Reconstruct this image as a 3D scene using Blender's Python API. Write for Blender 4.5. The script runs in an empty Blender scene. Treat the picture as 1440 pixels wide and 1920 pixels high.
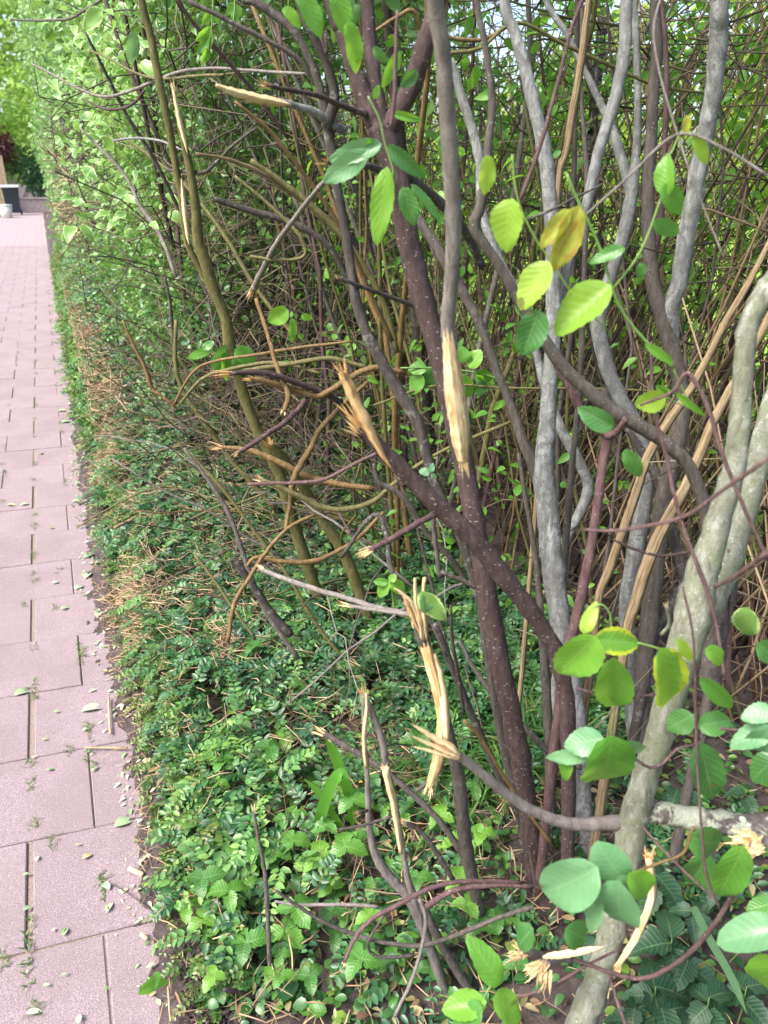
import bpy, math, random
import numpy as np
from mathutils import Vector
R = random.Random(7)
NR = np.random.RandomState(11)
sc = bpy.context.scene

# ------------------------------------------------------------------ camera, sky, sun, exposure
FPX, PITCH, YAW, CAMH = 1441.0, math.radians(23.8), math.radians(22.4), 1.5
cam_d = bpy.data.cameras.new('camera'); cam = bpy.data.objects.new('camera', cam_d)
sc.collection.objects.link(cam); sc.camera = cam
cam.location = (0, 0, CAMH); cam.rotation_euler = (math.pi/2 - PITCH, 0, -YAW)
cam_d.sensor_fit = 'VERTICAL'; cam_d.sensor_height = 36.0; cam_d.lens = FPX/1920.0*36.0
cam_d.clip_start = 0.02; cam_d.clip_end = 400
cam_d.dof.use_dof = True; cam_d.dof.focus_distance = 1.9; cam_d.dof.aperture_fstop = 6.0

w = bpy.data.worlds.new('World'); sc.world = w; w.use_nodes = True
wn = w.node_tree; bg = wn.nodes['Background']
sky = wn.nodes.new('ShaderNodeTexSky'); sky.sky_type = 'NISHITA'; sky.sun_disc = False
SUN_EL, SUN_AZ = math.radians(52), math.radians(-104)      # azimuth from +Y towards +X
sky.sun_elevation = SUN_EL; sky.sun_rotation = SUN_AZ
sky.dust_density = 4.0; sky.air_density = 1.0; sky.ozone_density = 1.0
wn.links.new(sky.outputs[0], bg.inputs[0]); bg.inputs[1].default_value = 0.135
sl = bpy.data.lights.new('sun', 'SUN'); so = bpy.data.objects.new('sun', sl); sc.collection.objects.link(so)
sl.energy = 2.6; sl.angle = math.radians(20); sl.color = (1.0, 0.95, 0.88)
sd = Vector((math.sin(SUN_AZ)*math.cos(SUN_EL), math.cos(SUN_AZ)*math.cos(SUN_EL), math.sin(SUN_EL)))
so.rotation_euler = sd.to_track_quat('Z', 'Y').to_euler()
sc.view_settings.view_transform = 'Standard'; sc.view_settings.look = 'None'
sc.view_settings.gamma = 1.0; sc.view_settings.exposure = 1.70; sc.view_settings.use_curve_mapping = False
sc.cycles.use_denoising = True
sc.cycles.max_bounces = 6; sc.cycles.diffuse_bounces = 4; sc.cycles.glossy_bounces = 2
sc.cycles.transmission_bounces = 4; sc.cycles.caustics_reflective = False; sc.cycles.caustics_refractive = False

# ------------------------------------------------------------------ helpers
cp, sp, cy, sy = math.cos(PITCH), math.sin(PITCH), math.cos(YAW), math.sin(YAW)
def at(px, py, d=None, z=0.0):
    """world point seen at photo pixel (px,py), d = horizontal distance along the view heading, or on height z"""
    u = (px-720)/FPX; v = -(py-960)/FPX
    fw = cp+v*sp; up = -sp+v*cp
    D = np.array([u*cy+fw*sy, -u*sy+fw*cy, up])
    t = d/fw if d is not None else (z-CAMH)/up
    return np.array([0, 0, CAMH])+D*t
def zdepth(p):
    q = np.asarray(p)-np.array([0, 0, CAMH])
    return (q[0]*sy+q[1]*cy)*cp - q[2]*sp
def heading(p): return p[0]*sy+p[1]*cy
COL = sc.collection
def link(o, parent=None):
    COL.objects.link(o)
    if parent is not None: o.parent = parent
    return o
def tag(o, label=None, cat=None, group=None, kind=None):
    if label: o['label'] = label
    if cat: o['category'] = cat
    if group: o['group'] = group
    if kind: o['kind'] = kind
    return o
def empty(name, loc, label=None, cat=None, group=None):
    o = bpy.data.objects.new(name, None); o.empty_display_size = .05; o.location = loc
    link(o); return tag(o, label, cat, group)
def mesh_np(name, V, loops, totals, uv=None, rnd=None, smooth=True):
    me = bpy.data.meshes.new(name)
    V = np.ascontiguousarray(V, dtype=np.float32); loops = np.ascontiguousarray(loops, dtype=np.int32)
    totals = np.ascontiguousarray(totals, dtype=np.int32)
    me.vertices.add(len(V)); me.vertices.foreach_set('co', V.ravel())
    me.loops.add(len(loops)); me.loops.foreach_set('vertex_index', loops)
    st = np.concatenate([[0], np.cumsum(totals)[:-1]]).astype(np.int32)
    me.polygons.add(len(totals)); me.polygons.foreach_set('loop_start', st)
    try: me.polygons.foreach_set('loop_total', totals)
    except Exception: pass
    me.polygons.foreach_set('use_smooth', np.full(len(totals), smooth))
    me.update(calc_edges=True)
    if uv is not None:
        l = me.uv_layers.new(name='UVMap'); l.data.foreach_set('uv', np.ascontiguousarray(uv[loops], dtype=np.float32).ravel())
    if rnd is not None:
        a = me.attributes.new('rnd', 'FLOAT', 'POINT'); a.data.foreach_set('value', np.ascontiguousarray(rnd, dtype=np.float32))
    return me
def add_obj(name, me, mat, parent=None, loc=None):
    """verts are in world space; re-centre on loc (the parent's location when parented)"""
    o = bpy.data.objects.new(name, me); me.materials.clear()
    if mat is not None: me.materials.append(mat)
    base = np.array(parent_world(parent)) if parent is not None else (np.array(loc) if loc is not None else np.zeros(3))
    if np.any(base != 0):
        co = np.empty(len(me.vertices)*3, dtype=np.float32); me.vertices.foreach_get('co', co)
        co = co.reshape(-1, 3)-base.astype(np.float32); me.vertices.foreach_set('co', co.ravel())
    if parent is None and loc is not None: o.location = loc
    return link(o, parent)
def parent_world(p):
    v = Vector((0, 0, 0))
    while p is not None: v += p.location; p = p.parent
    return tuple(v)
def smoothpath(P, Rr, n):
    """Catmull-Rom through P resampled to about n points"""
    P = np.asarray(P, float); Rr = np.asarray(Rr, float)
    if len(P) == 2: 
        t = np.linspace(0, 1, max(2, n))[:, None]
        return P[0]*(1-t)+P[1]*t, Rr[0]*(1-t[:, 0])+Rr[1]*t[:, 0]
    Q = np.vstack([2*P[0]-P[1], P, 2*P[-1]-P[-2]]); k = max(2, int(round(n/(len(P)-1)))); out = []; ro = []
    for i in range(len(P)-1):
        a, b, c, d = Q[i:i+4]
        for j in range(k):
            t = j/k
            out.append(.5*((2*b)+(c-a)*t+(2*a-5*b+4*c-d)*t*t+(3*b-a-3*c+d)*t**3)); ro.append(Rr[i]*(1-t)+Rr[i+1]*t)
    out.append(P[-1]); ro.append(Rr[-1])
    return np.array(out), np.array(ro)
def norm(a): return a/np.maximum(np.linalg.norm(a, axis=-1, keepdims=True), 1e-9)
def tubes(P, Rd, k=6, rnd=None, ridged=0.0):
    """P (N,S,3), Rd (N,S): N tubes of S rings. returns verts, loops, totals, uv, rnd"""
    N, S, _ = P.shape
    T = np.gradient(P, axis=1); T = norm(T)
    ref = np.zeros((N, 1, 3)); mt = norm(P[:, -1]-P[:, 0])
    alt = np.where(np.abs(mt[:, 2:3]) > .75, np.array([[.31, .95, 0.]]), np.array([[0., 0., 1.]]))
    ref[:, 0] = alt
    A = norm(np.cross(T, np.repeat(ref, S, 1))); B = np.cross(T, A)
    an = np.arange(k)*2*math.pi/k
    rm = np.ones(k)
    if ridged: rm = 1+ridged*np.where(np.arange(k) % 2 == 0, 1, -1)
    V = P[:, :, None, :]+Rd[:, :, None, None]*rm[None, None, :, None]*(A[:, :, None, :]*np.cos(an)[None, None, :, None]+B[:, :, None, :]*np.sin(an)[None, None, :, None])
    V = V.reshape(-1, 3)
    idx = np.arange(N*S*k).reshape(N, S, k)
    a = idx[:, :-1, :]; b = np.roll(idx, -1, 2)[:, :-1, :]; c = np.roll(idx, -1, 2)[:, 1:, :]; d = idx[:, 1:, :]
    q = np.stack([a, b, c, d], -1).reshape(-1)
    caps0 = idx[:, 0, ::-1].reshape(-1); caps1 = idx[:, -1, :].reshape(-1)
    loops = np.concatenate([q, caps0, caps1]); tot = np.concatenate([np.full(N*(S-1)*k, 4), np.full(2*N, k)])
    L = np.concatenate([np.zeros((N, 1)), np.cumsum(np.linalg.norm(np.diff(P, axis=1), axis=2), axis=1)], 1)
    uv = np.stack([np.broadcast_to(np.arange(k)/k, (N, S, k)), np.broadcast_to(L[:, :, None], (N, S, k))], -1).reshape(-1, 2)
    r = np.repeat(rnd if rnd is not None else NR.rand(N), S*k)
    return V, loops, tot, uv, r
def tube_obj(name, P, Rd, mat, parent=None, k=10, n=24, wob=.06, ridged=0, loc=None, seed=0):
    P, Rd = smoothpath(P, Rd, n)
    rs = np.random.RandomState(seed+len(P))
    Rd = Rd*(1+.45*wob*np.clip(rs.randn(len(Rd)), -1.5, 1.5))
    P = P+(rs.randn(*P.shape)*Rd[:, None]*wob*1.6)
    # nodes: small swellings where side shoots left
    for _ in range(max(1, len(P)//9)):
        i = rs.randint(0, len(P)); Rd[i] *= 1.07
    V, lo, to, uv, r = tubes(P[None], Rd[None], k, np.array([rs.rand()]), ridged)
    # irregular section
    V = V+rs.randn(*V.shape)*np.repeat(Rd, k)[:, None]*.035
    return add_obj(name, mesh_np(name, V, lo, to, uv, r), mat, parent, loc)

# leaf templates: rows of (u, halfwidth) ; v in -1..1
def leaf_template(us, hw, nv=1, fold=.18, droop=.25, serr=0.0, wave=0.0, seed=0):
    rs = np.random.RandomState(seed)
    verts = []; uv = []; rows = []
    for i, (u, h) in enumerate(zip(us, hw)):
        if h <= 1e-6:
            rows.append([len(verts)]); verts.append((u, 0, -droop*u*u)); uv.append((u, .5)); continue
        row = []
        hs = h*(1+(serr if i % 2 else -serr))
        for j in range(-nv, nv+1):
            v = j/nv
            row.append(len(verts)); verts.append((u-(serr*.25*abs(v) if i % 2 == 0 else 0), v*hs, fold*abs(v)*h-droop*u*u+wave*math.sin(u*9+v*2)*abs(v)+(rs.rand()-.5)*wave*.3))
            uv.append((u, .5+.5*v))
        rows.append(row)
    lo = []; to = []
    for a, b in zip(rows[:-1], rows[1:]):
        if len(a) == 1 and len(b) > 1:
            for j in range(len(b)-1): lo += [a[0], b[j+1], b[j]]; to.append(3)
        elif len(b) == 1 and len(a) > 1:
            for j in range(len(a)-1): lo += [a[j], a[j+1], b[0]]; to.append(3)
        else:
            for j in range(len(a)-1): lo += [a[j], a[j+1], b[j+1], b[j]]; to.append(4)
    return np.array(verts, float), np.array(lo), np.array(to), np.array(uv, float)
T_SMALL = leaf_template([0, .3, .7, 1], [0, .5, .42, 0], 1, .25, .18)
T_MED = leaf_template([0, .18, .42, .7, .88, 1], [0, .36, .5, .38, .18, 0], 1, .22, .35)
T_BLADE = leaf_template([0, .25, .5, .75, 1], [.35, .5, .45, .3, 0], 1, .1, .8)
def leaves(tmpl, pos, ax, nr, L, W, rnd):
    V0, lo, to, uv = tmpl; N = len(pos); K = len(V0)
    ax = norm(ax); nr = norm(nr-ax*np.sum(nr*ax, -1, keepdims=True)); sd_ = np.cross(nr, ax)
    L = np.broadcast_to(L, (N,)); W = np.broadcast_to(W, (N,))
    V = pos[:, None]+ax[:, None]*(V0[None, :, 0:1]*L[:, None, None])+sd_[:, None]*(V0[None, :, 1:2]*W[:, None, None])+nr[:, None]*(V0[None, :, 2:3]*np.minimum(L, W*2.2)[:, None, None])
    loops = (lo[None]+np.arange(N)[:, None]*K).reshape(-1)
    return V.reshape(-1, 3), loops, np.tile(to, N), np.tile(uv, (N, 1)), np.repeat(rnd, K)
def merge(parts):
    off = 0; Vs = []; Ls = []; Ts = []; Us = []; Rs = []
    for V, l, t, u, r in parts:
        Vs.append(V); Ls.append(l+off); Ts.append(t); Us.append(u); Rs.append(r); off += len(V)
    return np.vstack(Vs), np.concatenate(Ls), np.concatenate(Ts), np.vstack(Us), np.concatenate(Rs)
def leaves_obj(name, tmpl, *a, mat=None, parent=None, loc=None):
    return add_obj(name, mesh_np(name, *leaves(tmpl, *a)), mat, parent, loc)

# ------------------------------------------------------------------ materials
class NT:
    def __init__(s, name):
        s.m = bpy.data.materials.new(name); s.m.use_nodes = True; s.t = s.m.node_tree; s.n = s.t.nodes
        s.bsdf = s.n['Principled BSDF']; s.out = s.n['Material Output']
    def node(s, typ, **k):
        o = s.n.new(typ)
        for a, b in k.items():
            if a.startswith('i_'): o.inputs[int(a[2:])].default_value = b
            else: setattr(o, a, b)
        return o
    def l(s, a, b): s.t.links.new(a, b)
    def noise(s, vec, scale, detail=4, rough=.6, dist=0):
        o = s.node('ShaderNodeTexNoise'); o.inputs['Scale'].default_value = scale; o.inputs['Detail'].default_value = detail
        o.inputs['Roughness'].default_value = rough; o.inputs['Distortion'].default_value = dist
        if vec is not None: s.l(vec, o.inputs['Vector'])
        return o.outputs['Fac']
    def ramp(s, fac, stops, interp='LINEAR'):
        o = s.node('ShaderNodeValToRGB'); cr = o.color_ramp; cr.interpolation = interp
        while len(cr.elements) > 1: cr.elements.remove(cr.elements[-1])
        cr.elements[0].position = stops[0][0]; cr.elements[0].color = col4(stops[0][1])
        for p, c in stops[1:]:
            e = cr.elements.new(p); e.color = col4(c)
        s.l(fac, o.inputs[0]); return o.outputs[0]
    def mix(s, fac, a, b, mode='MIX'):
        o = s.node('ShaderNodeMix', data_type='RGBA', blend_type=mode)
        for i, x in ((0, fac), (6, a), (7, b)):
            if hasattr(x, 'is_linked'): s.l(x, o.inputs[i])
            else: o.inputs[i].default_value = col4(x) if i else x
        return o.outputs[2]
    def math(s, op, a, b=0.0, c=0.0):
        o = s.node('ShaderNodeMath', operation=op)
        for i, x in enumerate((a, b, c)):
            if hasattr(x, 'is_linked'): s.l(x, o.inputs[i])
            else: o.inputs[i].default_value = x
        return o.outputs[0]
    def obj(s, scale=(1, 1, 1)):
        t = s.node('ShaderNodeTexCoord'); m = s.node('ShaderNodeMapping'); m.inputs['Scale'].default_value = scale
        s.l(t.outputs['Object'], m.inputs[0]); return m.outputs[0]
    def uv(s):
        t = s.node('ShaderNodeTexCoord'); return t.outputs['UV']
    def rnd(s):
        a = s.node('ShaderNodeAttribute', attribute_name='rnd'); return a.outputs['Fac']
    def bump(s, h, strength=.4, dist=.002):
        b = s.node('ShaderNodeBump'); b.inputs['Strength'].default_value = strength; b.inputs['Distance'].default_value = dist
        s.l(h, b.inputs['Height']); s.l(b.outputs[0], s.bsdf.inputs['Normal']); return b.outputs[0]
    def base(s, c): s.l(c, s.bsdf.inputs['Base Color'])
    def set(s, rough=.6, spec=.5, **k):
        s.bsdf.inputs['Roughness'].default_value = rough; s.bsdf.inputs['Specular IOR Level'].default_value = spec
def col4(c):
    if isinstance(c, (int, float)): return (c, c, c, 1)
    return tuple(c) if len(c) == 4 else tuple(c)+(1,)

def bark(name, dark, mid, light, speck=None, speck_scale=160, speck_thr=.66, scale=45, rough=.8, lich=None, lich_scale=30, lich_thr=.6, stretch=.25):
    s = NT(name); v = s.obj((1, 1, stretch)); v2 = s.obj()
    n = s.noise(v, scale*2.6, 8, .72, .4); c = s.ramp(n, [(.34, dark), (.48, mid), (.64, light)])
    r = s.rnd(); hv = s.mix(s.math('MULTIPLY', r, .35), c, s.mix(.5, c, dark)); 
    blot = s.noise(v2, 14, 3, .5); c = s.mix(s.ramp(blot, [(.42, 0.0), (.6, .45)]), hv, s.mix(.55, dark, mid))
    h = n
    if lich:
        ln = s.noise(v2, lich_scale, 5, .7, .3); lf = s.ramp(ln, [(lich_thr-.03, 0.0), (lich_thr+.03, 1.0)])
        ln2 = s.noise(v2, lich_scale*5, 2); c = s.mix(lf, c, s.mix(s.math('MULTIPLY', ln2, .5), lich, light)); 
    if speck:
        vo = s.node('ShaderNodeTexVoronoi'); vo.inputs['Scale'].default_value = speck_scale; s.l(s.obj((.8, .8, 1.7)), vo.inputs['Vector'])
        f = s.math('LESS_THAN', vo.outputs['Distance'], s.math('MULTIPLY', s.math('FRACT', s.math('MULTIPLY', vo.outputs['Color'], 3.1)), .34))
        f2 = s.math('MULTIPLY', f, s.math('GREATER_THAN', s.math('FRACT', s.math('MULTIPLY', vo.outputs['Color'], 7.3)), speck_thr))
        c = s.mix(f2, c, speck); h = s.math('ADD', n, s.math('MULTIPLY', f2, .12))
    fine = s.noise(v2, 420, 3, .7); c = s.mix(s.math('MULTIPLY', s.ramp(fine, [(.42, 0.), (.62, 1.)]), .35), c, dark)
    s.base(c); s.set(rough, .25); s.bump(s.math('ADD', h, s.math('MULTIPLY', fine, .35)), .9, .0035); return s.m
M = {}
M['bark_red'] = bark('bark_reddish_speckled', (.032, .020, .021), (.062, .040, .040), (.105, .073, .072), speck=(.25, .21, .19), speck_scale=150, speck_thr=.45)
M['bark_purple'] = bark('bark_purplish', (.05, .028, .03), (.105, .06, .062), (.17, .115, .11), speck=(.28, .235, .21), speck_scale=170, speck_thr=.8)
M['bark_grey'] = bark('bark_pale_grey', (.085, .085, .082), (.21, .215, .212), (.39, .405, .405), scale=30, lich=(.05, .045, .042), lich_scale=60, lich_thr=.535)
M['bark_greygreen'] = bark('bark_grey_green', (.07, .07, .045), (.18, .185, .145), (.34, .355, .32), scale=26, lich=(.085, .10, .04), lich_scale=34, lich_thr=.525, speck=(.4, .4, .34), speck_scale=200, speck_thr=.85)
M['bark_brown'] = bark('bark_grey_brown', (.042, .035, .032), (.085, .073, .064), (.15, .132, .12), speck=(.3, .28, .25), speck_scale=210, speck_thr=.85)
M['bark_dark'] = bark('bark_dark', (.03, .025, .023), (.062, .052, .048), (.11, .095, .09), lich=(.2, .2, .19), lich_scale=50, lich_thr=.60)
M['bark_taupe'] = bark('bark_taupe', (.09, .075, .07), (.17, .148, .138), (.28, .255, .245), scale=36)
M['bark_olive'] = bark('bark_olive', (.06, .055, .018), (.115, .105, .038), (.19, .175, .08), speck=(.3, .27, .15), speck_scale=190, speck_thr=.8, rough=.5)
M['bark_ochre'] = bark('bark_ochre', (.075, .046, .02), (.15, .096, .036), (.24, .165, .075), rough=.5)
M['bark_lichen'] = bark('bark_lichen_blotched', (.05, .042, .04), (.085, .072, .07), (.13, .115, .11), lich=(.36, .40, .31), lich_scale=26, lich_thr=.47, speck=(.42, .45, .38), speck_scale=75, speck_thr=.5)
def streaky(name, stops, us=9.0, vs=2.5, bump=1.0, rough=.75):
    s = NT(name); m = s.node('ShaderNodeMapping'); m.inputs['Scale'].default_value = (us, vs, 1); s.l(s.uv(), m.inputs[0])
    n = s.noise(m.outputs[0], 2.2, 6, .7, .15); n2 = s.noise(s.obj(), 55, 4, .65)
    c = s.ramp(n, stops); c = s.mix(s.math('MULTIPLY', s.ramp(n2, [(.45, 0.), (.62, 1.)]), .3), c, s.mix(.5, c, (.10, .06, .03)))
    s.base(c); s.set(rough, .25); s.bump(n, bump, .004); return s.m
M['dry_ridged'] = streaky('dry_ridged_stem', [(.36, (.075, .05, .028)), (.46, (.20, .145, .08)), (.56, (.27, .205, .125)), (.66, (.36, .29, .19))], 6, 3.5)
M['wood'] = streaky('split_wood', [(.34, (.34, .19, .08)), (.45, (.66, .45, .22)), (.56, (.82, .66, .42)), (.68, (.88, .78, .58))], 14, 8, .8, .7)
M['wood_orange'] = streaky('split_wood_orange', [(.34, (.30, .15, .06)), (.45, (.54, .31, .13)), (.56, (.72, .49, .25)), (.68, (.82, .64, .40))], 14, 8, .8, .7)
def twig_mat(name, stops, rough=.65):
    s = NT(name); c = s.ramp(s.rnd(), stops); n = s.noise(s.obj(), 60, 3); c = s.mix(s.math('MULTIPLY', n, .5), c, s.mix(.5, c, (.02, .015, .012)))
    s.base(c); s.set(rough, .3); return s.m
M['twigs'] = twig_mat('twig_mix', [(0, (.035, .026, .023)), (.35, (.062, .046, .038)), (.6, (.085, .068, .036)), (.8, (.12, .092, .06)), (.93, (.21, .165, .11)), (1, (.08, .034, .026))])
M['twigs_olive'] = twig_mat('twig_olive', [(0, (.10, .085, .03)), (.5, (.17, .14, .05)), (1, (.23, .17, .07))])
M['straw'] = twig_mat('straw_litter', [(0, (.17, .11, .065)), (.4, (.29, .20, .12)), (.7, (.42, .32, .20)), (1, (.25, .14, .085))])
M['wire'] = twig_mat('fence_wire_coat', [(0, (.012, .014, .013)), (1, (.02, .022, .02))], .4)

def leaf_mat(name, stops, trans=.35, tcol=(.30, .50, .06), rough=.42, spec=.5, veins=0.0, margin=None, margin_at=.6, vscale=8, spots=None, back=None):
    s = NT(name); r = s.rnd(); c = s.ramp(r, stops)
    n = s.noise(s.obj(), 55, 3, .6); c = s.mix(s.math('MULTIPLY', s.ramp(n, [(.35, 0.), (.7, 1.)]), .35), c, s.mix(.45, c, (.01, .03, .01)))
    u = s.node('ShaderNodeSeparateXYZ'); s.l(s.uv(), u.inputs[0])
    av = s.math('MULTIPLY', s.math('ABSOLUTE', s.math('SUBTRACT', u.outputs[1], .5)), 2.0)
    if margin:
        n2 = s.noise(s.uv(), 7, 3, .7); e = s.math('ADD', av, s.math('MULTIPLY', s.math('SUBTRACT', n2, .5), .9))
        c = s.mix(s.ramp(e, [(margin_at-.05, 0.), (margin_at+.05, 1.)]), c, margin)
    if spots:
        n3 = s.noise(s.uv(), 5, 5, .7, .5); c = s.mix(s.ramp(n3, [(.50, 0.), (.62, 1.)]), c, spots)
    if veins and not spots:
        n4 = s.noise(s.obj(), 38, 2, .5); c = s.mix(s.ramp(n4, [(.70, 0.), (.72, .8)]), c, (.10, .07, .02))
    h = None
    if veins:
        ph = s.math('SUBTRACT', s.math('MULTIPLY', u.outputs[0], vscale), s.math('MULTIPLY', av, 1.9))
        tri = s.math('ABSOLUTE', s.math('SUBTRACT', s.math('FRACT', ph), .5))       # 0 on a vein
        vein = s.math('SUBTRACT', 1.0, s.math('MINIMUM', s.math('MULTIPLY', tri, 9.0), 1.0))
        mid = s.math('SUBTRACT', 1.0, s.math('MINIMUM', s.math('MULTIPLY', av, 14.0), 1.0))
        vv = s.math('MAXIMUM', s.math('MULTIPLY', vein, .7), mid)
        c = s.mix(s.math('MULTIPLY', vv, veins*.5), c, s.mix(.5, c, (.45, .55, .25)))
        h = s.math('SUBTRACT', s.math('MULTIPLY', tri, .7), s.math('MULTIPLY', vv, .35)); 
    s.base(c); s.set(rough, spec)
    tr = s.node('ShaderNodeBsdfTranslucent'); tc = s.mix(.75, c, tcol, 'MIX'); 
    if margin: tc = s.mix(.5, c, tcol)
    s.l(tc, tr.inputs['Color'])
    if h is not None:
        b = s.bump(h, veins*.55, .0012); s.l(b, tr.inputs['Normal'])
    mx = s.node('ShaderNodeMixShader'); mx.inputs[0].default_value = trans
    s.l(s.bsdf.outputs[0], mx.inputs[1]); s.l(tr.outputs[0], mx.inputs[2]); s.l(mx.outputs[0], s.out.inputs[0]); return s.m
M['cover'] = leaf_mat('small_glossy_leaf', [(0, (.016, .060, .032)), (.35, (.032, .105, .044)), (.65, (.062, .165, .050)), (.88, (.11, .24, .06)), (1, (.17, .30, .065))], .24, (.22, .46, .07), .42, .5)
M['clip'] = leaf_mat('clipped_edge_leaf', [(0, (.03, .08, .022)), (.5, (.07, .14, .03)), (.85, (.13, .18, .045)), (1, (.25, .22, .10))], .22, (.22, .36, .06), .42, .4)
M['hedge'] = leaf_mat('hedge_leaf', [(0, (.028, .09, .032)), (.4, (.055, .15, .04)), (.75, (.11, .22, .045)), (1, (.22, .33, .06))], .3, (.26, .46, .07), .38, .5)
M['hedge_dark'] = leaf_mat('dark_hedge_leaf', [(0, (.02, .075, .045)), (.5, (.04, .11, .06)), (1, (.09, .18, .07))], .25, (.2, .4, .1), .32, .6)
M['hedge_overexposed'] = leaf_mat('overexposed_hedge_leaf', [(0, (.05, .13, .055)), (.4, (.10, .21, .075)), (.75, (.19, .32, .11)), (1, (.34, .46, .2))], .32, (.4, .6, .18), .4, .5)  # lighter copy of the hedge leaf, washed-out far brightness put into its colour
M['yellowgreen'] = leaf_mat('garden_leaf', [(0, (.08, .18, .025)), (.5, (.20, .34, .035)), (1, (.38, .48, .06))], .5, (.60, .76, .08), .45, .4)
M['lime'] = leaf_mat('lime_leaf', [(0, (.14, .30, .06)), (1, (.30, .46, .09))], .4, (.5, .72, .14), .5, .4)
M['plum'] = leaf_mat('plum_leaf', [(0, (.07, .02, .03)), (1, (.14, .045, .05))], .25, (.3, .06, .05), .45, .4)
M['variegated'] = leaf_mat('variegated_leaf', [(0, (.07, .19, .045)), (.5, (.13, .28, .06)), (1, (.22, .38, .10))], .35, (.40, .64, .12), .42, .5, .35, (.42, .56, .22), .80)
M['leaf_bright'] = leaf_mat('bright_leaf', [(0, (.06, .20, .03)), (.5, (.10, .28, .035)), (1, (.17, .37, .04))], .45, (.32, .60, .05), .38, .45, .8)
M['leaf_mid'] = leaf_mat('mid_green_leaf', [(0, (.035, .13, .035)), (1, (.075, .21, .045))], .3, (.18, .44, .06), .34, .5, .8)
M['leaf_blue'] = leaf_mat('blue_green_leaf', [(0, (.085, .215, .10)), (1, (.14, .29, .14))], .3, (.34, .62, .18), .42, .5, .5)
M['leaf_yellow'] = leaf_mat('yellow_green_leaf', [(0, (.18, .35, .04)), (1, (.32, .48, .06))], .5, (.55, .72, .06), .4, .4, .7)
M['leaf_edge'] = leaf_mat('yellow_edged_leaf', [(0, (.10, .26, .03)), (1, (.14, .30, .035))], .45, (.42, .66, .05), .4, .4, .8, (.38, .44, .03), .72)
M['leaf_sick'] = leaf_mat('browning_leaf', [(0, (.26, .32, .04)), (1, (.34, .34, .05))], .4, (.6, .55, .06), .55, .3, .5, None, .6, 8, (.30, .11, .02))
M['berry'] = leaf_mat('crinkled_leaflet', [(0, (.03, .11, .022)), (.5, (.06, .19, .028)), (1, (.13, .29, .035))], .32, (.26, .54, .05), .4, .5, 1.15, None, .6, 7)
M['ivy'] = leaf_mat('ivy_leaf', [(0, (.014, .06, .026)), (1, (.03, .10, .035))], .18, (.12, .3, .05), .3, .6, .5)
M['nettle'] = leaf_mat('nettle_leaf', [(0, (.013, .05, .028)), (1, (.024, .075, .036))], .25, (.12, .32, .08), .5, .4, .9, None, .6, 9)
M['blade'] = leaf_mat('grassy_blade', [(0, (.02, .08, .025)), (.6, (.05, .13, .03)), (1, (.12, .2, .05))], .3, (.24, .46, .06), .36, .5)
M['strap'] = leaf_mat('strap_blade', [(0, (.08, .24, .03)), (1, (.12, .3, .04))], .4, (.36, .62, .06), .4, .45)
M['stalk'] = leaf_mat('green_stalk', [(0, (.09, .19, .05)), (1, (.18, .28, .07))], .1, (.3, .5, .1), .45, .4)
M['fallen'] = leaf_mat('fallen_leaf_top', [(0, (.16, .28, .10)), (.3, (.26, .36, .2)), (.7, (.44, .52, .38)), (1, (.36, .28, .14))], .1, (.3, .4, .1), .5, .4)

M['dead'] = leaf_mat('dead_leaf', [(0, (.10, .06, .035)), (.4, (.20, .13, .07)), (.7, (.14, .16, .06)), (1, (.34, .27, .16))], .1, (.3, .2, .1), .7, .2)
def soil_mat():
    s = NT('dark_soil'); v = s.obj(); n = s.noise(v, 30, 8, .7); n2 = s.noise(v, 220, 4, .7)
    c = s.ramp(n, [(.3, (.026, .020, .020)), (.5, (.055, .043, .043)), (.7, (.12, .096, .096))])
    c = s.mix(s.math('MULTIPLY', n2, .5), c, (.11, .085, .08)); s.base(c); s.set(.95, .2)
    s.bump(s.math('ADD', n, s.math('MULTIPLY', n2, .5)), 1.0, .012); return s.m
M['soil'] = soil_mat()
def tile_mat():
    s = NT('concrete_paver'); v = s.obj(); oi = s.node('ShaderNodeObjectInfo')
    n = s.noise(v, 4.0, 4, .6); n2 = s.noise(v, 330, 3, .7); n3 = s.noise(v, 900, 2, .6)
    c = s.ramp(n2, [(.34, (.14, .104, .118)), (.5, (.218, .165, .184)), (.64, (.33, .262, .287))])
    c = s.mix(s.math('MULTIPLY', s.ramp(n, [(.42, 0.), (.6, 1.)]), .5), c, (.165, .13, .135))
    c = s.mix(s.math('MULTIPLY', oi.outputs['Random'], .22), c, (.25, .21, .21))
    vo = s.node('ShaderNodeTexVoronoi'); vo.inputs['Scale'].default_value = 120; s.l(v, vo.inputs['Vector'])
    pit = s.math('LESS_THAN', vo.outputs['Distance'], .12); c = s.mix(s.math('MULTIPLY', pit, .55), c, (.55, .50, .49))
    s.base(c); s.set(.82, .35); s.bump(s.math('ADD', n2, s.math('MULTIPLY', n3, .5)), .9, .0028); return s.m
M['tile'] = tile_mat()
def slab_mat():
    s = NT('far_paving'); v = s.obj(); br = s.node('ShaderNodeTexBrick'); s.l(v, br.inputs['Vector'])
    br.inputs['Scale'].default_value = 1; br.inputs['Brick Width'].default_value = .306; br.inputs['Row Height'].default_value = .316
    br.inputs['Mortar Size'].default_value = .006; br.inputs['Color1'].default_value = (.26, .20, .222, 1); br.inputs['Color2'].default_value = (.25, .2, .225, 1); br.inputs['Mortar'].default_value = (.16, .12, .10, 1)
    s.base(br.outputs[0]); s.set(.85, .3); return s.m
M['farpave'] = slab_mat()
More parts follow.
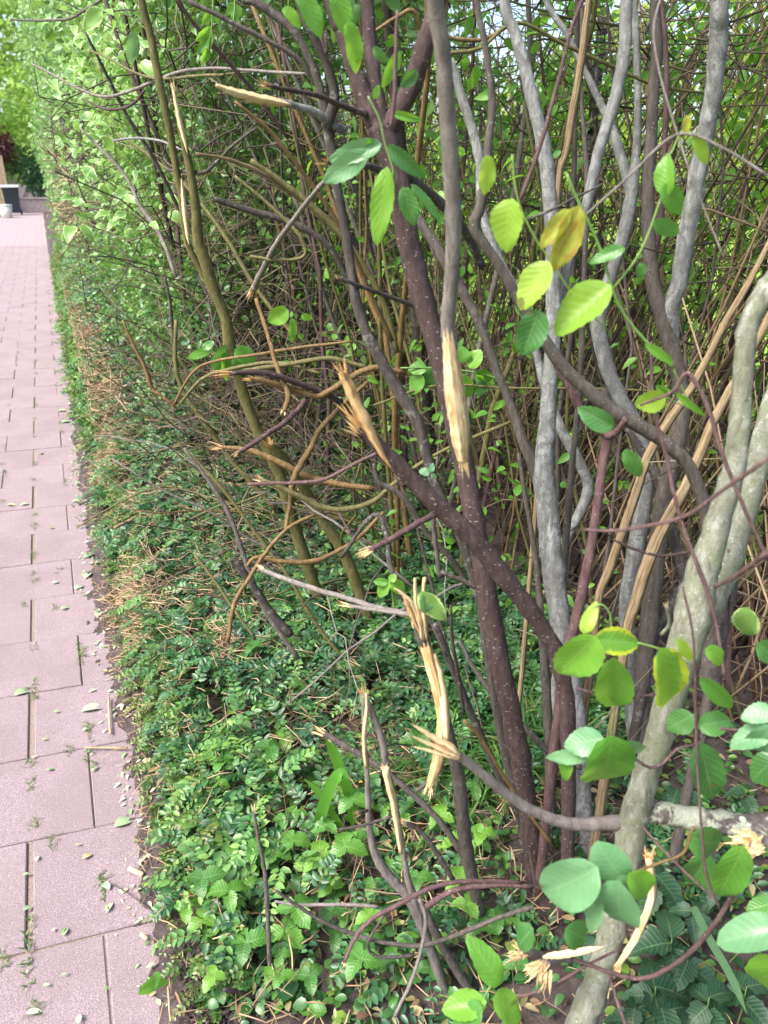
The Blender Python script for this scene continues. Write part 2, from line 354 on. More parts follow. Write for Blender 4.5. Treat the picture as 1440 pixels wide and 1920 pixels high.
def simple(name, c1, c2, scale=20, rough=.8, bump=.3, spec=.3):
    s = NT(name); n = s.noise(s.obj(), scale, 6, .65); s.base(s.ramp(n, [(.35, c1), (.65, c2)])); s.set(rough, spec)
    if bump: s.bump(n, bump, .004)
    return s.m
M['sand'] = simple('joint_sand', (.15, .11, .10), (.27, .21, .19), 180, .95, .9)
M['lawn'] = simple('lawn_ground', (.09, .17, .02), (.19, .30, .035), 12, .95, .6)
M['bin'] = simple('bin_plastic', (.012, .016, .03), (.018, .022, .04), 5, .4, 0, .5)
M['binlid'] = simple('bin_lid_plastic', (.42, .42, .44), (.48, .48, .5), 5, .4, 0, .5)
M['white'] = simple('white_pot', (.6, .6, .58), (.7, .7, .68), 8, .5, 0)
M['tanwood'] = simple('tan_planks', (.30, .21, .15), (.42, .31, .23), 9, .8, .3)
M['wall'] = simple('low_wall_stone', (.28, .22, .23), (.38, .31, .32), 14, .9, .5)
M['yellow'] = simple('yellow_petal', (.7, .5, .02), (.8, .6, .04), 5, .6, 0)
M['cork'] = simple('cut_wood_end', (.40, .20, .12), (.62, .40, .25), 80, .7, .4)

# ------------------------------------------------------------------ ground heights
def nz(x, y, s=1.0, ph=0.0):
    return (np.sin(x*3.1*s+y*1.7*s+ph)+np.sin(x*-1.9*s+y*4.3*s+1.3+ph)+np.sin(x*7.3*s-y*2.9*s+2.1+ph)*.6+np.sin(x*5.1*s+y*9.7*s+.4+ph)*.4)/3.0
def edge_x(y): return -.045-.02*np.clip((y-1.8)/1.0, 0, 1)+.022*nz(0*y+1, y, 2.2)+.014*nz(0*y, y, 7)
def soil_h(x, y):
    e = x-edge_x(y)
    s = np.clip(e/.10, 0, 1); h = -.004+.024*s*s*(3-2*s)+np.clip(e, 0, 1)*.03+np.clip(e*4, 0, 1)*.015*nz(x, y, 4)
    h += np.clip((y-2.2)/2.5, 0, 1)*np.clip((e-.15)/.4, 0, 1)*.06
    return h
def cover_h(x, y):
    e = x-.045-.03*nz(x*0, y, 2.6)
    a = np.clip(e/.10, 0, 1); b = np.clip((y-.7)/1.2, 0, 1)
    h = .02+a*(.04+.07*b)+.05*b*np.clip(e/.5, 0, 1)+.03*nz(x, y, 1.6)*b*a
    far = np.clip((y-2.7)/4.2, 0, 1)*np.clip((e-.03)/.30, 0, 1)*np.where(y < 5.5, 1-.75*np.clip((x-.65)/.3, 0, 1)*np.clip((5.5-y)/1.0, 0, 1), 1)
    return h+far*(.75+.15*nz(x, y, .9))
def soil_or_cover(x, y): return np.maximum(soil_h(x, y), 0)

# ------------------------------------------------------------------ SETTING
def grid(name, xs, ys, hf, mat, kind='structure'):
    X, Y = np.meshgrid(xs, ys, indexing='ij'); Z = hf(X, Y); V = np.stack([X, Y, Z], -1).reshape(-1, 3)
    nx, ny = len(xs), len(ys); i = np.arange(nx*ny).reshape(nx, ny)
    q = np.stack([i[:-1, :-1], i[1:, :-1], i[1:, 1:], i[:-1, 1:]], -1).reshape(-1)
    return tag(add_obj(name, mesh_np(name, V, q, np.full((nx-1)*(ny-1), 4)), mat), kind=kind)
def box(x0, x1, y0, y1, z0, z1, bev=0, shear=0.0):
    """box verts with a bevelled top; shear tilts the cross joints"""
    b = bev
    V = [(x0, y0, z0), (x1, y0, z0), (x1, y1, z0), (x0, y1, z0), (x0, y0, z1-b), (x1, y0, z1-b), (x1, y1, z1-b), (x0, y1, z1-b),
         (x0+b, y0+b, z1), (x1-b, y0+b, z1), (x1-b, y1-b, z1), (x0+b, y1-b, z1)]
    Fs = [(3, 2, 1, 0), (0, 1, 5, 4), (1, 2, 6, 5), (2, 3, 7, 6), (3, 0, 4, 7), (4, 5, 9, 8), (5, 6, 10, 9), (6, 7, 11, 10), (7, 4, 8, 11), (8, 9, 10, 11)]
    V = np.array(V, float); V[:, 1] += shear*(V[:, 0]+.1)
    return V, np.array(Fs).reshape(-1), np.full(10, 4)
def box_obj(name, dims, mat, parent=None, bev=.004, shear=0, loc=None):
    V, l, t = box(*dims, bev, shear); o = add_obj(name, mesh_np(name, V, l, t, smooth=False), mat, parent, loc); return o

ground = grid('ground', np.linspace(-40, 60, 40), np.concatenate([np.linspace(-12, 60, 50), [90, 140]]), lambda x, y: -.05+0*x, M['soil'])
path = box_obj('path', (-1.55, .02, -1.5, 37.0, -.045, -.006), M['sand'], bev=0); tag(path, kind='structure')
SH = -.10; ROW = .3165; Y0 = .344
npv = 0
for k in range(-2, 62):
    y0 = Y0+k*ROW; A = -.273
    a_row = (k % 2 == 1)            # rows whose long joint runs on line A
    edges = [A-.918, A-.612, A-.306, A, .035] if a_row else [A-1.07, A-.765, A-.459, A-.153, A+.153, .035]
    for x0, x1 in zip(edges[:-1], edges[1:]):
        if x1 < -.28-.05*max(0, y0) and y0 < 3: continue
        if x1 < -.55 and y0 < 6: continue
        g0 = .012 if abs(x0-A) < .01 else .0015; g1 = .003 if abs(x1-A) < .01 else .0015
        jx, jy, jz = R.uniform(-.0015, .0015), R.uniform(-.0015, .0015), R.uniform(-.0016, .0016)
        V, l, t = box(x0+g0, x1-g1, y0+.002, y0+ROW-.002, -.045, jz, .003, SH)
        V[:, 0] += jx; V[:, 1] += jy; V[:, 2] += (V[:, 0]-x0)*R.uniform(-.006, .006)
        npv += 1
        add_obj('paving_tile', mesh_np('paving_tile', V, l, t, smooth=False), M['tile'], path)
ks = Y0+62*ROW
fp = box_obj('far_paving', (-1.53, .03, ks, 36.9, -.03, -.002), M['farpave'], path, bev=0)
soil = grid('soil', np.concatenate([np.linspace(-.16, .3, 70), np.linspace(.32, 2.2, 60)]), np.concatenate([np.linspace(-.5, 4, 260), np.linspace(4.05, 16, 80), np.linspace(17, 40, 20)]),
            lambda x, y: soil_h(x, y)+np.where(x > edge_x(y)-.02, .004*nz(x*9, y*9, 1.7)+.003*nz(x*23, y*19, 1.7), -.02), M['soil'])
lawn = grid('lawn', np.linspace(2.25, 26, 30), np.linspace(-8, 45, 40), lambda x, y: .01+.02*nz(x, y, .6), M['lawn'])
left_verge = grid('left_verge', np.linspace(-20, -1.56, 20), np.linspace(-8, 45, 40), lambda x, y: -.02+.02*nz(x, y, .6), M['lawn'])
print('tiles', npv)

# ------------------------------------------------------------------ GROUND COVER (small glossy sprays)
def rand_on(xr, yr, n, dens=None):
    x = NR.uniform(*xr, n); y = NR.uniform(*yr, n); return x, y
def sprays(n, xr, yr, length, leafL, npair, zoff=(0, .02), bias=(-.35, -.1), el=(0.15, .8), yexp=1.0, keep=None, hf=cover_h, rr=(0, 1), arch=.5, wf=.42):
    x = NR.uniform(*xr, n); y = yr[0]+(yr[1]-yr[0])*NR.rand(n)**yexp
    if keep is not None: k = keep(x, y); x, y = x[k], y[k]; n = len(x)
    z = hf(x, y)-NR.uniform(.0, .05, n)+NR.uniform(*zoff, n)
    az = NR.uniform(0, 2*math.pi, n); d = np.stack([np.cos(az)+bias[0], np.sin(az)+bias[1], np.tan(NR.uniform(*el, n))], -1); d = norm(d)
    L = length*NR.uniform(.6, 1.3, n)
    t = np.linspace(0, 1, npair); g = np.array([0, 0, -1.])
    C = np.stack([x, y, z], -1)[:, None]+d[:, None]*(t[None, :, None]*L[:, None, None])+g*(arch*(t**2)[None, :, None]*L[:, None, None])
    T = norm(d[:, None]+2*arch*t[None, :, None]*g)
    side = norm(np.cross(T, np.array([0, 0, 1.])+NR.randn(n, 1, 3)*.25)); up = np.cross(side, T)
    rn = np.clip(NR.rand(n)*.7+.3*NR.rand(n), 0, 1)*(rr[1]-rr[0])+rr[0]
    pos = []; ax = []; nr = []; LL = []; RR = []
    for s in (-1, 1):
        j = NR.uniform(-.3, .3, (n, npair, 1))
        pos.append(C); ax.append(side*s+T*(.55+j)+up*NR.uniform(.0, .5, (n, npair, 1))); nr.append(up+NR.randn(n, npair, 3)*.28)
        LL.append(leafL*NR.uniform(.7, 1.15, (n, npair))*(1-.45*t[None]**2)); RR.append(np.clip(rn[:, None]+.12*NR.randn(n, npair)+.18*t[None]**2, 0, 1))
    f = lambda a, k: np.concatenate([q.reshape(-1, k) for q in a])
    P_, A_, N_ = f(pos, 3), f(ax, 3), f(nr, 3); L_ = np.concatenate([q.ravel() for q in LL]); R_ = np.concatenate([q.ravel() for q in RR])
    return leaves(T_SMALL, P_, A_, N_, L_, L_*wf*2*.62, R_), (C[:, ::max(1, npair//4)], np.full((n, len(range(0, npair, max(1, npair//4)))), .0009))
def not_trunks(x, y): return np.ones(len(x), bool)
patches = [(at(205, 860, z=.12), .16), (at(245, 1110, z=.10), .13), (at(150, 560, z=.2), .5), (at(180, 700, z=.15), .22), (at(240, 960, z=.1), .08), (at(265, 1180, z=.1), .06), (at(430, 1240, z=.1), .05)]
def keep_cover(x, y):
    k = np.ones(len(x), bool)
    for c, r in patches:
        dd = ((x-c[0])/(r*.55))**2+((y-c[1])/(r*1.5))**2; k &= (dd > 1) | (NR.rand(len(x)) < .22)
    k &= (y > .95+.55*x) | (NR.rand(len(x)) < .18)      # near corner is bare ground and herbs
    herb = (x > .22) & (y < 1.95) & (y < 1.35+1.0*(.9-x)); k &= ~herb | (NR.rand(len(x)) < .16)
    return k
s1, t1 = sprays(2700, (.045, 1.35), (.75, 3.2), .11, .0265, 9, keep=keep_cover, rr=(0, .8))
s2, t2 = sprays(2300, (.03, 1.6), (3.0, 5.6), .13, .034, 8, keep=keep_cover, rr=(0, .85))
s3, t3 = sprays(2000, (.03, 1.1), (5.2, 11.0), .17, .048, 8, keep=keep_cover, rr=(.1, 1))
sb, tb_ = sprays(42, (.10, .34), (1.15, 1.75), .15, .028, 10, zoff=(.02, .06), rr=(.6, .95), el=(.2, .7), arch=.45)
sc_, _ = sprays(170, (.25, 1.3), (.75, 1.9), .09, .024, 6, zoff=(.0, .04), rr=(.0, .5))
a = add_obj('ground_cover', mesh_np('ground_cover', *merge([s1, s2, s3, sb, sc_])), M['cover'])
tag(a, 'low mass of small glossy dark green leaves under the shrubs', 'ground cover', kind='stuff')
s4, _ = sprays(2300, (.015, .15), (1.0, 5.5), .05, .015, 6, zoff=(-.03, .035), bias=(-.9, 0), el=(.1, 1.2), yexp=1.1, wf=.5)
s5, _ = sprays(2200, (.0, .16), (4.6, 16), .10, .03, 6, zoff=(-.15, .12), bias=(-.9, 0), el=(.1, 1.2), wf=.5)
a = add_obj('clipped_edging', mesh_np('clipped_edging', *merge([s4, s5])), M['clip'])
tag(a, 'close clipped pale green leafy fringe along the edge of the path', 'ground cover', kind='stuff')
tt = [tubes(norm_p, r, 4) for norm_p, r in ((t1), (t2))]
a = add_obj('creeping_stems', mesh_np('creeping_stems', *merge(tt)), M['twigs_olive']); tag(a, 'fine creeping stems among the small glossy leaves', 'stems', kind='stuff')

def straw(n, cx, cy_, rx, ry, L, hf, zr=(0, .03), flat=.35, r=.0012, S=3):
    x = cx+NR.randn(n)*rx*.6; y = cy_+NR.randn(n)*ry*.6; z = hf(x, y)+NR.uniform(*zr, n)
    az = NR.uniform(0, 2*math.pi, n); d = np.stack([np.cos(az), np.sin(az), NR.uniform(-flat, flat, n)], -1)
    t = np.linspace(-.5, .5, S); LL = L*NR.uniform(.4, 1.3, n)
    P_ = np.stack([x, y, z], -1)[:, None]+d[:, None]*t[None, :, None]*LL[:, None, None]; P_[:, 1:-1] += NR.randn(n, S-2, 3)*LL[:, None, None]*.05
    kk = (P_[:, :, 0].min(1) > edge_x(y)+.01) | (NR.rand(n) < .05); P_ = P_[kk]; n = len(P_)
    return tubes(P_, np.repeat((r*NR.uniform(.5, 1.5, n))[:, None], S, 1), 4)
st = []
for (c, r), m in zip(patches, (800, 700, 1300, 600, 200, 200, 120)):
    st.append(straw(m, c[0], c[1], r*.55, r*1.5, .07+.05*min(r, .4), cover_h, (-.03, .03), .5, .0013+.001*r))
st.append(straw(2000, .6, 1.45, .6, .75, .055, lambda x, y: soil_or_cover(x, y)+.012, (0, .05), .35, .0012))
st.append(straw(500, .0, 2.2, .04, 1.6, .03, lambda x, y: soil_or_cover(x, y)+.004, (0, .01), .15, .0008))
st.append(straw(1500, .35, 2.8, .4, 1.6, .07, cover_h, (-.01, .04), .5, .0012))
st.append(straw(1300, .14, 3.6, .07, 2.6, .06, cover_h, (-.05, .03), .6, .0013))
a = add_obj('straw_litter', mesh_np('straw_litter', *merge(st)), M['straw']); tag(a, 'dry clipped twigs and straw lying in brown patches', 'litter', kind='stuff')

# wilted and mixed leaf litter on the soil near the camera
n = 4200
x = NR.uniform(.05, 1.6, n); y = NR.uniform(.5, 2.6, n); k = (y < 2.3) & (x > edge_x(y)+.08); x, y = x[k], y[k]; n = len(x)
az = NR.uniform(0, 6.28, n); pos = np.stack([x, y, soil_h(x, y)+NR.uniform(.006, .04, n)], -1)
L = NR.uniform(.012, .036, n)
a = leaves_obj('weed_leaves', T_MED, pos, np.stack([np.cos(az), np.sin(az), NR.uniform(-.1, .5, n)], -1), np.stack([NR.randn(n)*.35, NR.randn(n)*.35, np.ones(n)], -1), L, L*NR.uniform(.5, .9, n), NR.rand(n)**1.3, mat=M['hedge'])
tag(a, 'mixed small weeds and torn leaves covering the dark soil', 'weeds', kind='stuff')

n = 1500; x = NR.uniform(.05, 1.5, n); y = NR.uniform(.7, 2.6, n); az = NR.uniform(0, 6.28, n); L = NR.uniform(.012, .035, n)
a = leaves_obj('dead_leaves', T_MED, np.stack([x, y, soil_h(x, y)+NR.uniform(.008, .05, n)], -1), np.stack([np.cos(az), np.sin(az), NR.uniform(-.2, .4, n)], -1), np.stack([NR.randn(n)*.5, NR.randn(n)*.5, np.ones(n)], -1), L, L*NR.uniform(.3, .6, n), NR.rand(n), mat=M['dead'])
tag(a, 'torn dead brown leaves scattered on the soil under the weeds', 'litter', kind='stuff')
# grassy tufts: liriope behind the speckled trunk
def blades(n, cx, cy_, rx, ry, L, W, z0=.02, lean=.6):
    x = cx+NR.uniform(-1, 1, n)*rx; y = cy_+NR.uniform(-1, 1, n)*ry; az = NR.uniform(0, 6.28, n); LL = L*NR.uniform(.6, 1.2, n)
    d = np.stack([np.cos(az)*lean, np.sin(az)*lean, np.ones(n)*NR.uniform(.5, 1.1, n)], -1)
    # lift normals so the droop bends blades outward
    nr = -np.stack([np.cos(az), np.sin(az), -np.ones(n)*.6], -1)*-1; nr = np.stack([-np.cos(az)*.2, -np.sin(az)*.2, np.ones(n)], -1)
    V0, lo, to, uv = T_BLADE; V0 = V0.copy(); V0[:, 2] = -.75*V0[:, 0]**2*1.0+V0[:, 0]*.1
    ax = norm(d); nrm = norm(nr-ax*np.sum(nr*ax, -1, keepdims=True)); sd_ = np.cross(nrm, ax); K = len(V0)
    pos = np.stack([x, y, soil_or_cover(x, y)+z0-.02], -1)
    V = pos[:, None]+ax[:, None]*(V0[None, :, 0:1]*LL[:, None, None])+sd_[:, None]*(V0[None, :, 1:2]*W)+np.array([0, 0, 1.])*(V0[None, :, 2:3]*LL[:, None, None]*.9)
    return V.reshape(-1, 3), (lo[None]+np.arange(n)[:, None]*K).reshape(-1), np.tile(to, n), np.tile(uv, (n, 1)), np.repeat(NR.rand(n), K)
g1 = [blades(230, c[0], c[1], .12, .12, .30, .007) for c in (at(900, 1300, z=0), at(960, 1420, z=0), at(900, 1200, z=0), at(1050, 1400, z=0), at(870, 1480, z=0))]
a = add_obj('grassy_clump', mesh_np('grassy_clump', *merge(g1)), M['blade']); tag(a, 'clump of narrow arching grass blades behind the speckled trunk', 'grass', kind='stuff')
g2 = []
for px, py in [(56, 1430), (58, 1470), (62, 1550), (64, 1090), (62, 1075), (110, 1070), (63, 900), (62, 965), (64, 820), (10, 835), (5, 870), (5, 940), (62, 785), (15, 760), (6, 1800), (60, 1305), (62, 1215), (130, 1410), (95, 1582), (63, 1900), (18, 700), (66, 700), (100, 1140), (40, 1135)]:
    c = at(px, py); g2.append(blades(18, c[0]+.004, c[1], .009, .022, .026, .0018, .020, .9))
for _ in range(34):
    yy = 1.2+12*R.random()**1.4; xx = R.choice([-.273, -.273, -.426, -.12]); g2.append(blades(16, xx+.004, yy, .007, .05, .030, .0032, .022, .9))
a = add_obj('joint_grass', mesh_np('joint_grass', *merge(g2)), M['clip']); tag(a, 'tiny grass and moss growing in the joints between the pavers', 'grass', kind='stuff')

# ------------------------------------------------------------------ TRACED STEMS
def interp_d(pts, d0, d1):
    xy = np.array([(p[0], p[1]) for p in pts], float); s = np.concatenate([[0], np.cumsum(np.linalg.norm(np.diff(xy, axis=0), axis=1))]); s /= s[-1]
    known = [(s[i], p[3]) for i, p in enumerate(pts) if len(p) > 3]
    if not known or known[0][0] > 0: known = [(0, d0)]+known
    if known[-1][0] < 1: known.append((1, d1))
    return np.interp(s, [k[0] for k in known], [k[1] for k in known])
def trace(pts, d0, d1=None):
    d1 = d0 if d1 is None else d1; ds = interp_d(pts, d0, d1)
    P_ = np.array([at(p[0], p[1], d) for p, d in zip(pts, ds)]); Rr = np.array([p[2]*.455*zdepth(q)/FPX for p, q in zip(pts, P_)])
    return P_, Rr
def splinter_bits(tip, d, rad, n, L, spread=.25, seed=0, wmul=1.0):
    """jagged wedge shards fanned round a broken end"""
    rs = np.random.RandomState(seed); d = norm(np.asarray(d, float)); a = norm(np.cross(d, [.3, .2, .93])); b = np.cross(d, a); out = []
    for i in range(n):
        an = rs.rand()*6.28; rr = rad*math.sqrt(rs.rand())*.85; o = tip+(a*math.cos(an)+b*math.sin(an))*rr-d*L*.25
        dd = norm(d+(a*math.cos(an)+b*math.sin(an))*spread*rs.uniform(.2, 1.2)); l = L*rs.uniform(.45, 1.15); w_ = rad*rs.uniform(.12, .34)*wmul
        side = norm(np.cross(dd, a*math.sin(an)-b*math.cos(an)+.1)); oth = np.cross(dd, side)
        P0 = np.array([o+side*w_+oth*w_*.3, o-side*w_*.6+oth*w_*.4, o-side*w_*.2-oth*w_*.6])
        m = o+dd*l*.6; P1 = np.array([m+side*w_*.7, m-side*w_*.4+oth*w_*.2, m-oth*w_*.35])+rs.randn(3)*w_*.2
        T = (o+dd*l+rs.randn(3)*w_*.5)[None]
        V = np.vstack([P0, P1, T]); lo = [0, 2, 1]; to = [3]
        for j in range(3): k = (j+1) % 3; lo += [j, k, 3+k, 3+j]; to.append(4)
        for j in range(3): k = (j+1) % 3; lo += [3+j, 3+k, 6]; to.append(3)
        out.append((V, np.array(lo), np.array(to), np.zeros((7, 2)), np.full(7, rs.rand())))
    return merge(out)
def splinters(parent, tip, d, rad, n=7, L=.03, spread=.25, mat='wood', seed=0, wmul=1.0):
    m = mesh_np('splintered_wood', *splinter_bits(tip, d, rad, n, L, spread, seed, wmul), smooth=False)
    return add_obj('splintered_wood', m, M[mat], parent)
SEED = [0]
def build(name, cat, label, mat, tubes_, root=True, group=None):
    """tubes_: list of dict(part, pts, d0, d1, [mat], [top], [ridged], [spl]); the first is the main stem"""
    p0 = tubes_[0]; P_, Rr = trace(p0['pts'], p0['d0'], p0.get('d1'))
    base = P_[0].copy(); 
    if root: base[2] = 0
    t = empty(name, tuple(base), label, cat, group)
    for q in tubes_:
        SEED[0] += 1
        P_, Rr = trace(q['pts'], q['d0'], q.get('d1')); P_ = list(P_); Rr = list(Rr)
        if q is p0 and root:
            b = P_[0]
            if b[2] > .03:
                P_.insert(0, np.array([b[0]*1.0, b[1], b[2]*.4])); Rr.insert(0, Rr[0]*1.08)
            P_.insert(0, np.array([b[0], b[1], -.06])); Rr.insert(0, Rr[0]*1.3)
        if q.get('top'):
            d = norm(P_[-1]-P_[-2]); d = norm(d*.7+np.array([0, 0, .6])); P_.append(P_[-1]+d*q['top']*.5); Rr.append(Rr[-1]*.85); P_.append(P_[-1]+norm(d+[.1, .15, 0])*q['top']*.5); Rr.append(Rr[-1]*.5)
        big = max(Rr) > .008; n = max(4, len(P_)*(5 if big else 4))
        if 'torn' in q.get('part', '') or 'strip' in q.get('part', ''): q['ridged'] = .28
        o = tube_obj(q.get('part', 'stem'), P_, Rr, M[q.get('mat', mat)], t, 14 if big else 8, n, .022 if big else .05, q.get('ridged', 0), seed=SEED[0])
        for e in ('spl0', 'spl1'):
            if q.get(e):
                kw = dict(q[e]); i, j = (0, 1) if e == 'spl0' else (-1, -2)
                if e == 'spl0' and q is p0 and root: continue
                rad = Rr[i]*1.15; s_ = splinters(o, P_[i], P_[i]-P_[j], rad, int(kw.get('n', 6)*2.4)+3, 1.25*kw.get('L', rad*4), kw.get('spread', .25), kw.get('mat', 'wood'), SEED[0], kw.get('w', 1.0))
    return t
W = lambda part, d0, pts, d1=None, **k: dict(part=part, d0=d0, d1=d1 if d1 is not None else d0, pts=pts, **k)
S = lambda **k: k

T1 = build('tree', 'tree', 'dark reddish speckled trunk that forks into three limbs above the leaf cluster', 'bark_red', [
    W('trunk', 1.23, [(1005, 1690, 34), (995, 1560, 38), (978, 1440, 42), (958, 1340, 43), (925, 1180, 42), (900, 1030, 42), (876, 900, 42), (850, 780, 42), (822, 660, 44), (790, 550, 45), (765, 450, 46), (748, 350, 50), (728, 280, 56), (712, 235, 60)], 1.30),
    W('limb', 1.30, [(714, 240, 46), (690, 200, 42), (664, 130, 32), (642, 60, 29), (618, -10, 28)], 1.3, top=.5),
    W('limb', 1.30, [(716, 240, 40), (706, 180, 32), (695, 100, 30), (688, -10, 28)], 1.34, top=.5),
    W('limb', 1.30, [(722, 250, 46), (748, 210, 40), (776, 150, 40), (797, 80, 40), (822, -10, 38)], 1.28, top=.5),
    W('branch', 1.30, [(700, 222, 15), (680, 212, 13), (640, 198, 12), (600, 180, 11), (560, 172, 9), (500, 160, 8)], 1.12, spl1=S(n=6, L=.02)),
    W('branch', 1.30, [(722, 300, 24), (780, 345, 22), (830, 385, 20), (870, 430, 18), (905, 500, 16)], 1.5, mat='bark_dark'),
    W('branch', 1.29, [(735, 330, 20), (690, 312, 14), (640, 308, 10), (612, 304, 8)], 1.1, mat='bark_dark', spl1=S(n=7, L=.03, mat='wood_orange')),
])
build('tree', 'tree', 'reddish speckled stem snapped off diagonally into a pale splintered fork', 'bark_red', [
    W('trunk', 1.15, [(1062, 1640, 30), (1066, 1540, 28), (1066, 1400, 32), (1060, 1300, 34), (1044, 1230, 36), (1008, 1165, 36), (965, 1108, 38), (920, 1050, 40), (880, 1003, 40), (835, 960, 38), (790, 918, 36), (742, 868, 34), (700, 825, 28), (678, 790, 22)], 1.02, spl1=S(n=9, L=.045, spread=.15, mat='wood_orange')),
    W('broken_prong', 1.04, [(715, 842, 24), (690, 822, 20), (668, 806, 18)], 1.02, spl1=S(n=7, L=.03, spread=.3)),
    W('branch', 1.10, [(835, 958, 20), (800, 972, 13), (760, 995, 13), (725, 1015, 13), (692, 1032, 12)], 1.0, mat='bark_purple', spl1=S(n=5, L=.025, spread=.2)),
    W('splintered_strip', 1.0, [(735, 880, 2), (715, 850, 9), (690, 800, 18), (668, 755, 18), (650, 715, 18), (642, 698, 16)], .98, mat='wood_orange', spl1=S(n=9, L=.02, spread=.35, mat='wood_orange')),
])
build('tree', 'tree', 'grey brown hanging limb torn open to bare cream wood at its lower end', 'bark_taupe', [
    W('limb', .86, [(812, -40, 40), (815, 0, 38), (830, 100, 34), (838, 200, 34), (846, 320, 35), (850, 430, 33), (847, 520, 31), (840, 600, 30), (844, 650, 28), (856, 720, 22)], .98, top=0),
    W('torn_wood', .955, [(836, 570, 2), (838, 600, 14), (843, 650, 24), (850, 720, 32), (859, 780, 34), (864, 830, 28), (868, 865, 18)], .99, mat='wood', spl1=S(n=6, L=.03, spread=.08)),
    W('torn_strip', .97, [(856, 700, 10), (872, 770, 9), (880, 820, 9), (897, 872, 5)], 1.0, mat='dry_ridged', spl1=S(n=3, L=.015)),
    W('limb_above', .86, [(812, -40, 40), (800, -140, 42), (790, -260, 46)], .9),
], root=False)
build('tree', 'tree', 'slender dark stem curving down just left of the speckled trunk', 'bark_dark', [
    W('stem', 1.32, [(990, 1640, 20), (975, 1520, 22), (948, 1410, 22), (925, 1290, 20), (910, 1190, 20), (895, 1110, 18), (860, 1000, 18), (830, 940, 20), (813, 900, 22), (800, 850, 23), (782, 790, 24), (757, 750, 25), (722, 690, 24), (690, 630, 23), (668, 565, 21), (655, 480, 20), (641, 400, 19), (628, 330, 20), (618, 260, 22), (602, 175, 18), (580, 110, 16), (545, 52, 18), (480, 5, 18), (440, -20, 16)], 1.35, top=.3),
    W('branch', 1.34, [(612, 240, 24), (628, 180, 22), (612, 120, 16), (585, 60, 18), (560, 0, 18)], 1.3, top=.3),
    W('branch', 1.35, [(590, 160, 8), (560, 110, 10), (500, 75, 10), (450, 50, 10), (350, 0, 9)], 1.3, mat='bark_brown'),
    W('torn_wood', 1.27, [(545, 197, 3), (520, 192, 13), (480, 184, 15), (440, 173, 13), (405, 160, 5)], 1.2, mat='wood'),
    W('branch', 1.36, [(648, 245, 16), (625, 235, 18), (590, 210, 16), (560, 200, 14), (530, 192, 14), (490, 188, 12)], 1.25, mat='bark_grey', spl1=S(n=6, L=.05, spread=.08)),
])
build('tree', 'tree', 'pale grey lichen spotted trunk forking low, right of the diagonal snapped stem', 'bark_grey', [
    W('trunk', 1.32, [(1100, 1610, 34), (1092, 1480, 34), (1082, 1340, 34), (1062, 1230, 40), (1046, 1140, 44), (1035, 1050, 46), (1027, 965, 46), (1020, 880, 40), (1026, 800, 34), (1030, 720, 32), (1036, 640, 31), (1038, 550, 31), (1036, 450, 31), (1031, 370, 30), (1022, 290, 30), (1005, 210, 27), (985, 130, 26), (965, 60, 23), (944, -10, 22)], 1.5, top=.5),
    W('limb', 1.40, [(1030, 985, 22), (1018, 930, 26), (1000, 872, 26), (978, 820, 22), (958, 760, 18), (930, 690, 18), (905, 620, 19), (878, 565, 21), (850, 520, 23), (820, 465, 21), (785, 410, 20), (760, 350, 18), (740, 300, 15)], 1.6, mat='bark_brown'),
    W('limb', 1.46, [(1036, 640, 20), (1052, 560, 18), (1075, 460, 18), (1098, 390, 20), (1112, 330, 22), (1127, 270, 24), (1146, 210, 25), (1161, 150, 24), (1172, 80, 26), (1176, -10, 24)], 1.5, top=.5),
])
build('tree', 'tree', 'thin olive grey stem standing directly left of the pale grey trunk', 'bark_brown', [
    W('stem', 1.34, [(1034, 1560, 20), (1030, 1420, 20), (1024, 1290, 20), (1016, 1180, 16), (1006, 1060, 12), (985, 930, 9), (972, 850, 8)], 1.5)])
build('tree', 'tree', 'grey trunk whose upper length swings left to a notched fork near the top', 'bark_grey', [
    W('trunk', 1.62, [(1192, 1440, 30), (1186, 1330, 30), (1178, 1210, 30), (1176, 1130, 32), (1190, 1040, 34), (1206, 950, 34), (1210, 870, 36), (1192, 800, 34), (1160, 740, 30), (1135, 680, 32), (1122, 610, 30), (1138, 540, 25), (1158, 480, 26), (1170, 440, 28), (1180, 390, 27), (1188, 335, 24), (1194, 280, 17), (1196, 200, 15), (1194, 100, 15), (1190, -10, 16)], 1.75, top=.5),
    W('limb', 1.73, [(1184, 365, 22), (1166, 300, 21), (1150, 250, 20), (1122, 185, 14), (1092, 125, 13), (1062, 62, 12), (1020, -10, 12)], 1.8, top=.4),
])
build('tree', 'tree', 'mottled grey trunk that meets the knotty trunk in a narrow V', 'bark_grey', [
    W('trunk', 1.5, [(1200, 1440, 30), (1204, 1300, 32), (1215, 1180, 35), (1226, 1080, 36), (1238, 980, 36), (1252, 900, 35), (1274, 810, 32), (1280, 740, 32), (1262, 665, 34), (1244, 600, 32), (1224, 530, 29), (1217, 450, 27), (1216, 350, 25), (1221, 260, 24), (1226, 160, 23), (1232, 80, 24), (1228, -10, 22)], 1.62, mat='bark_brown', top=.5),
    W('limb', 1.58, [(1262, 665, 28), (1258, 590, 32), (1272, 530, 33), (1286, 450, 36), (1300, 380, 36), (1311, 310, 35), (1328, 230, 35), (1340, 150, 35), (1348, 60, 38), (1352, -10, 36)], 1.45, top=.5),
    W('upper_limb', 1.62, [(1222, 500, 18), (1240, 400, 13), (1246, 280, 12), (1250, 160, 11), (1246, 60, 11), (1240, -10, 10)], 1.7, mat='bark_purple', top=.3),
])
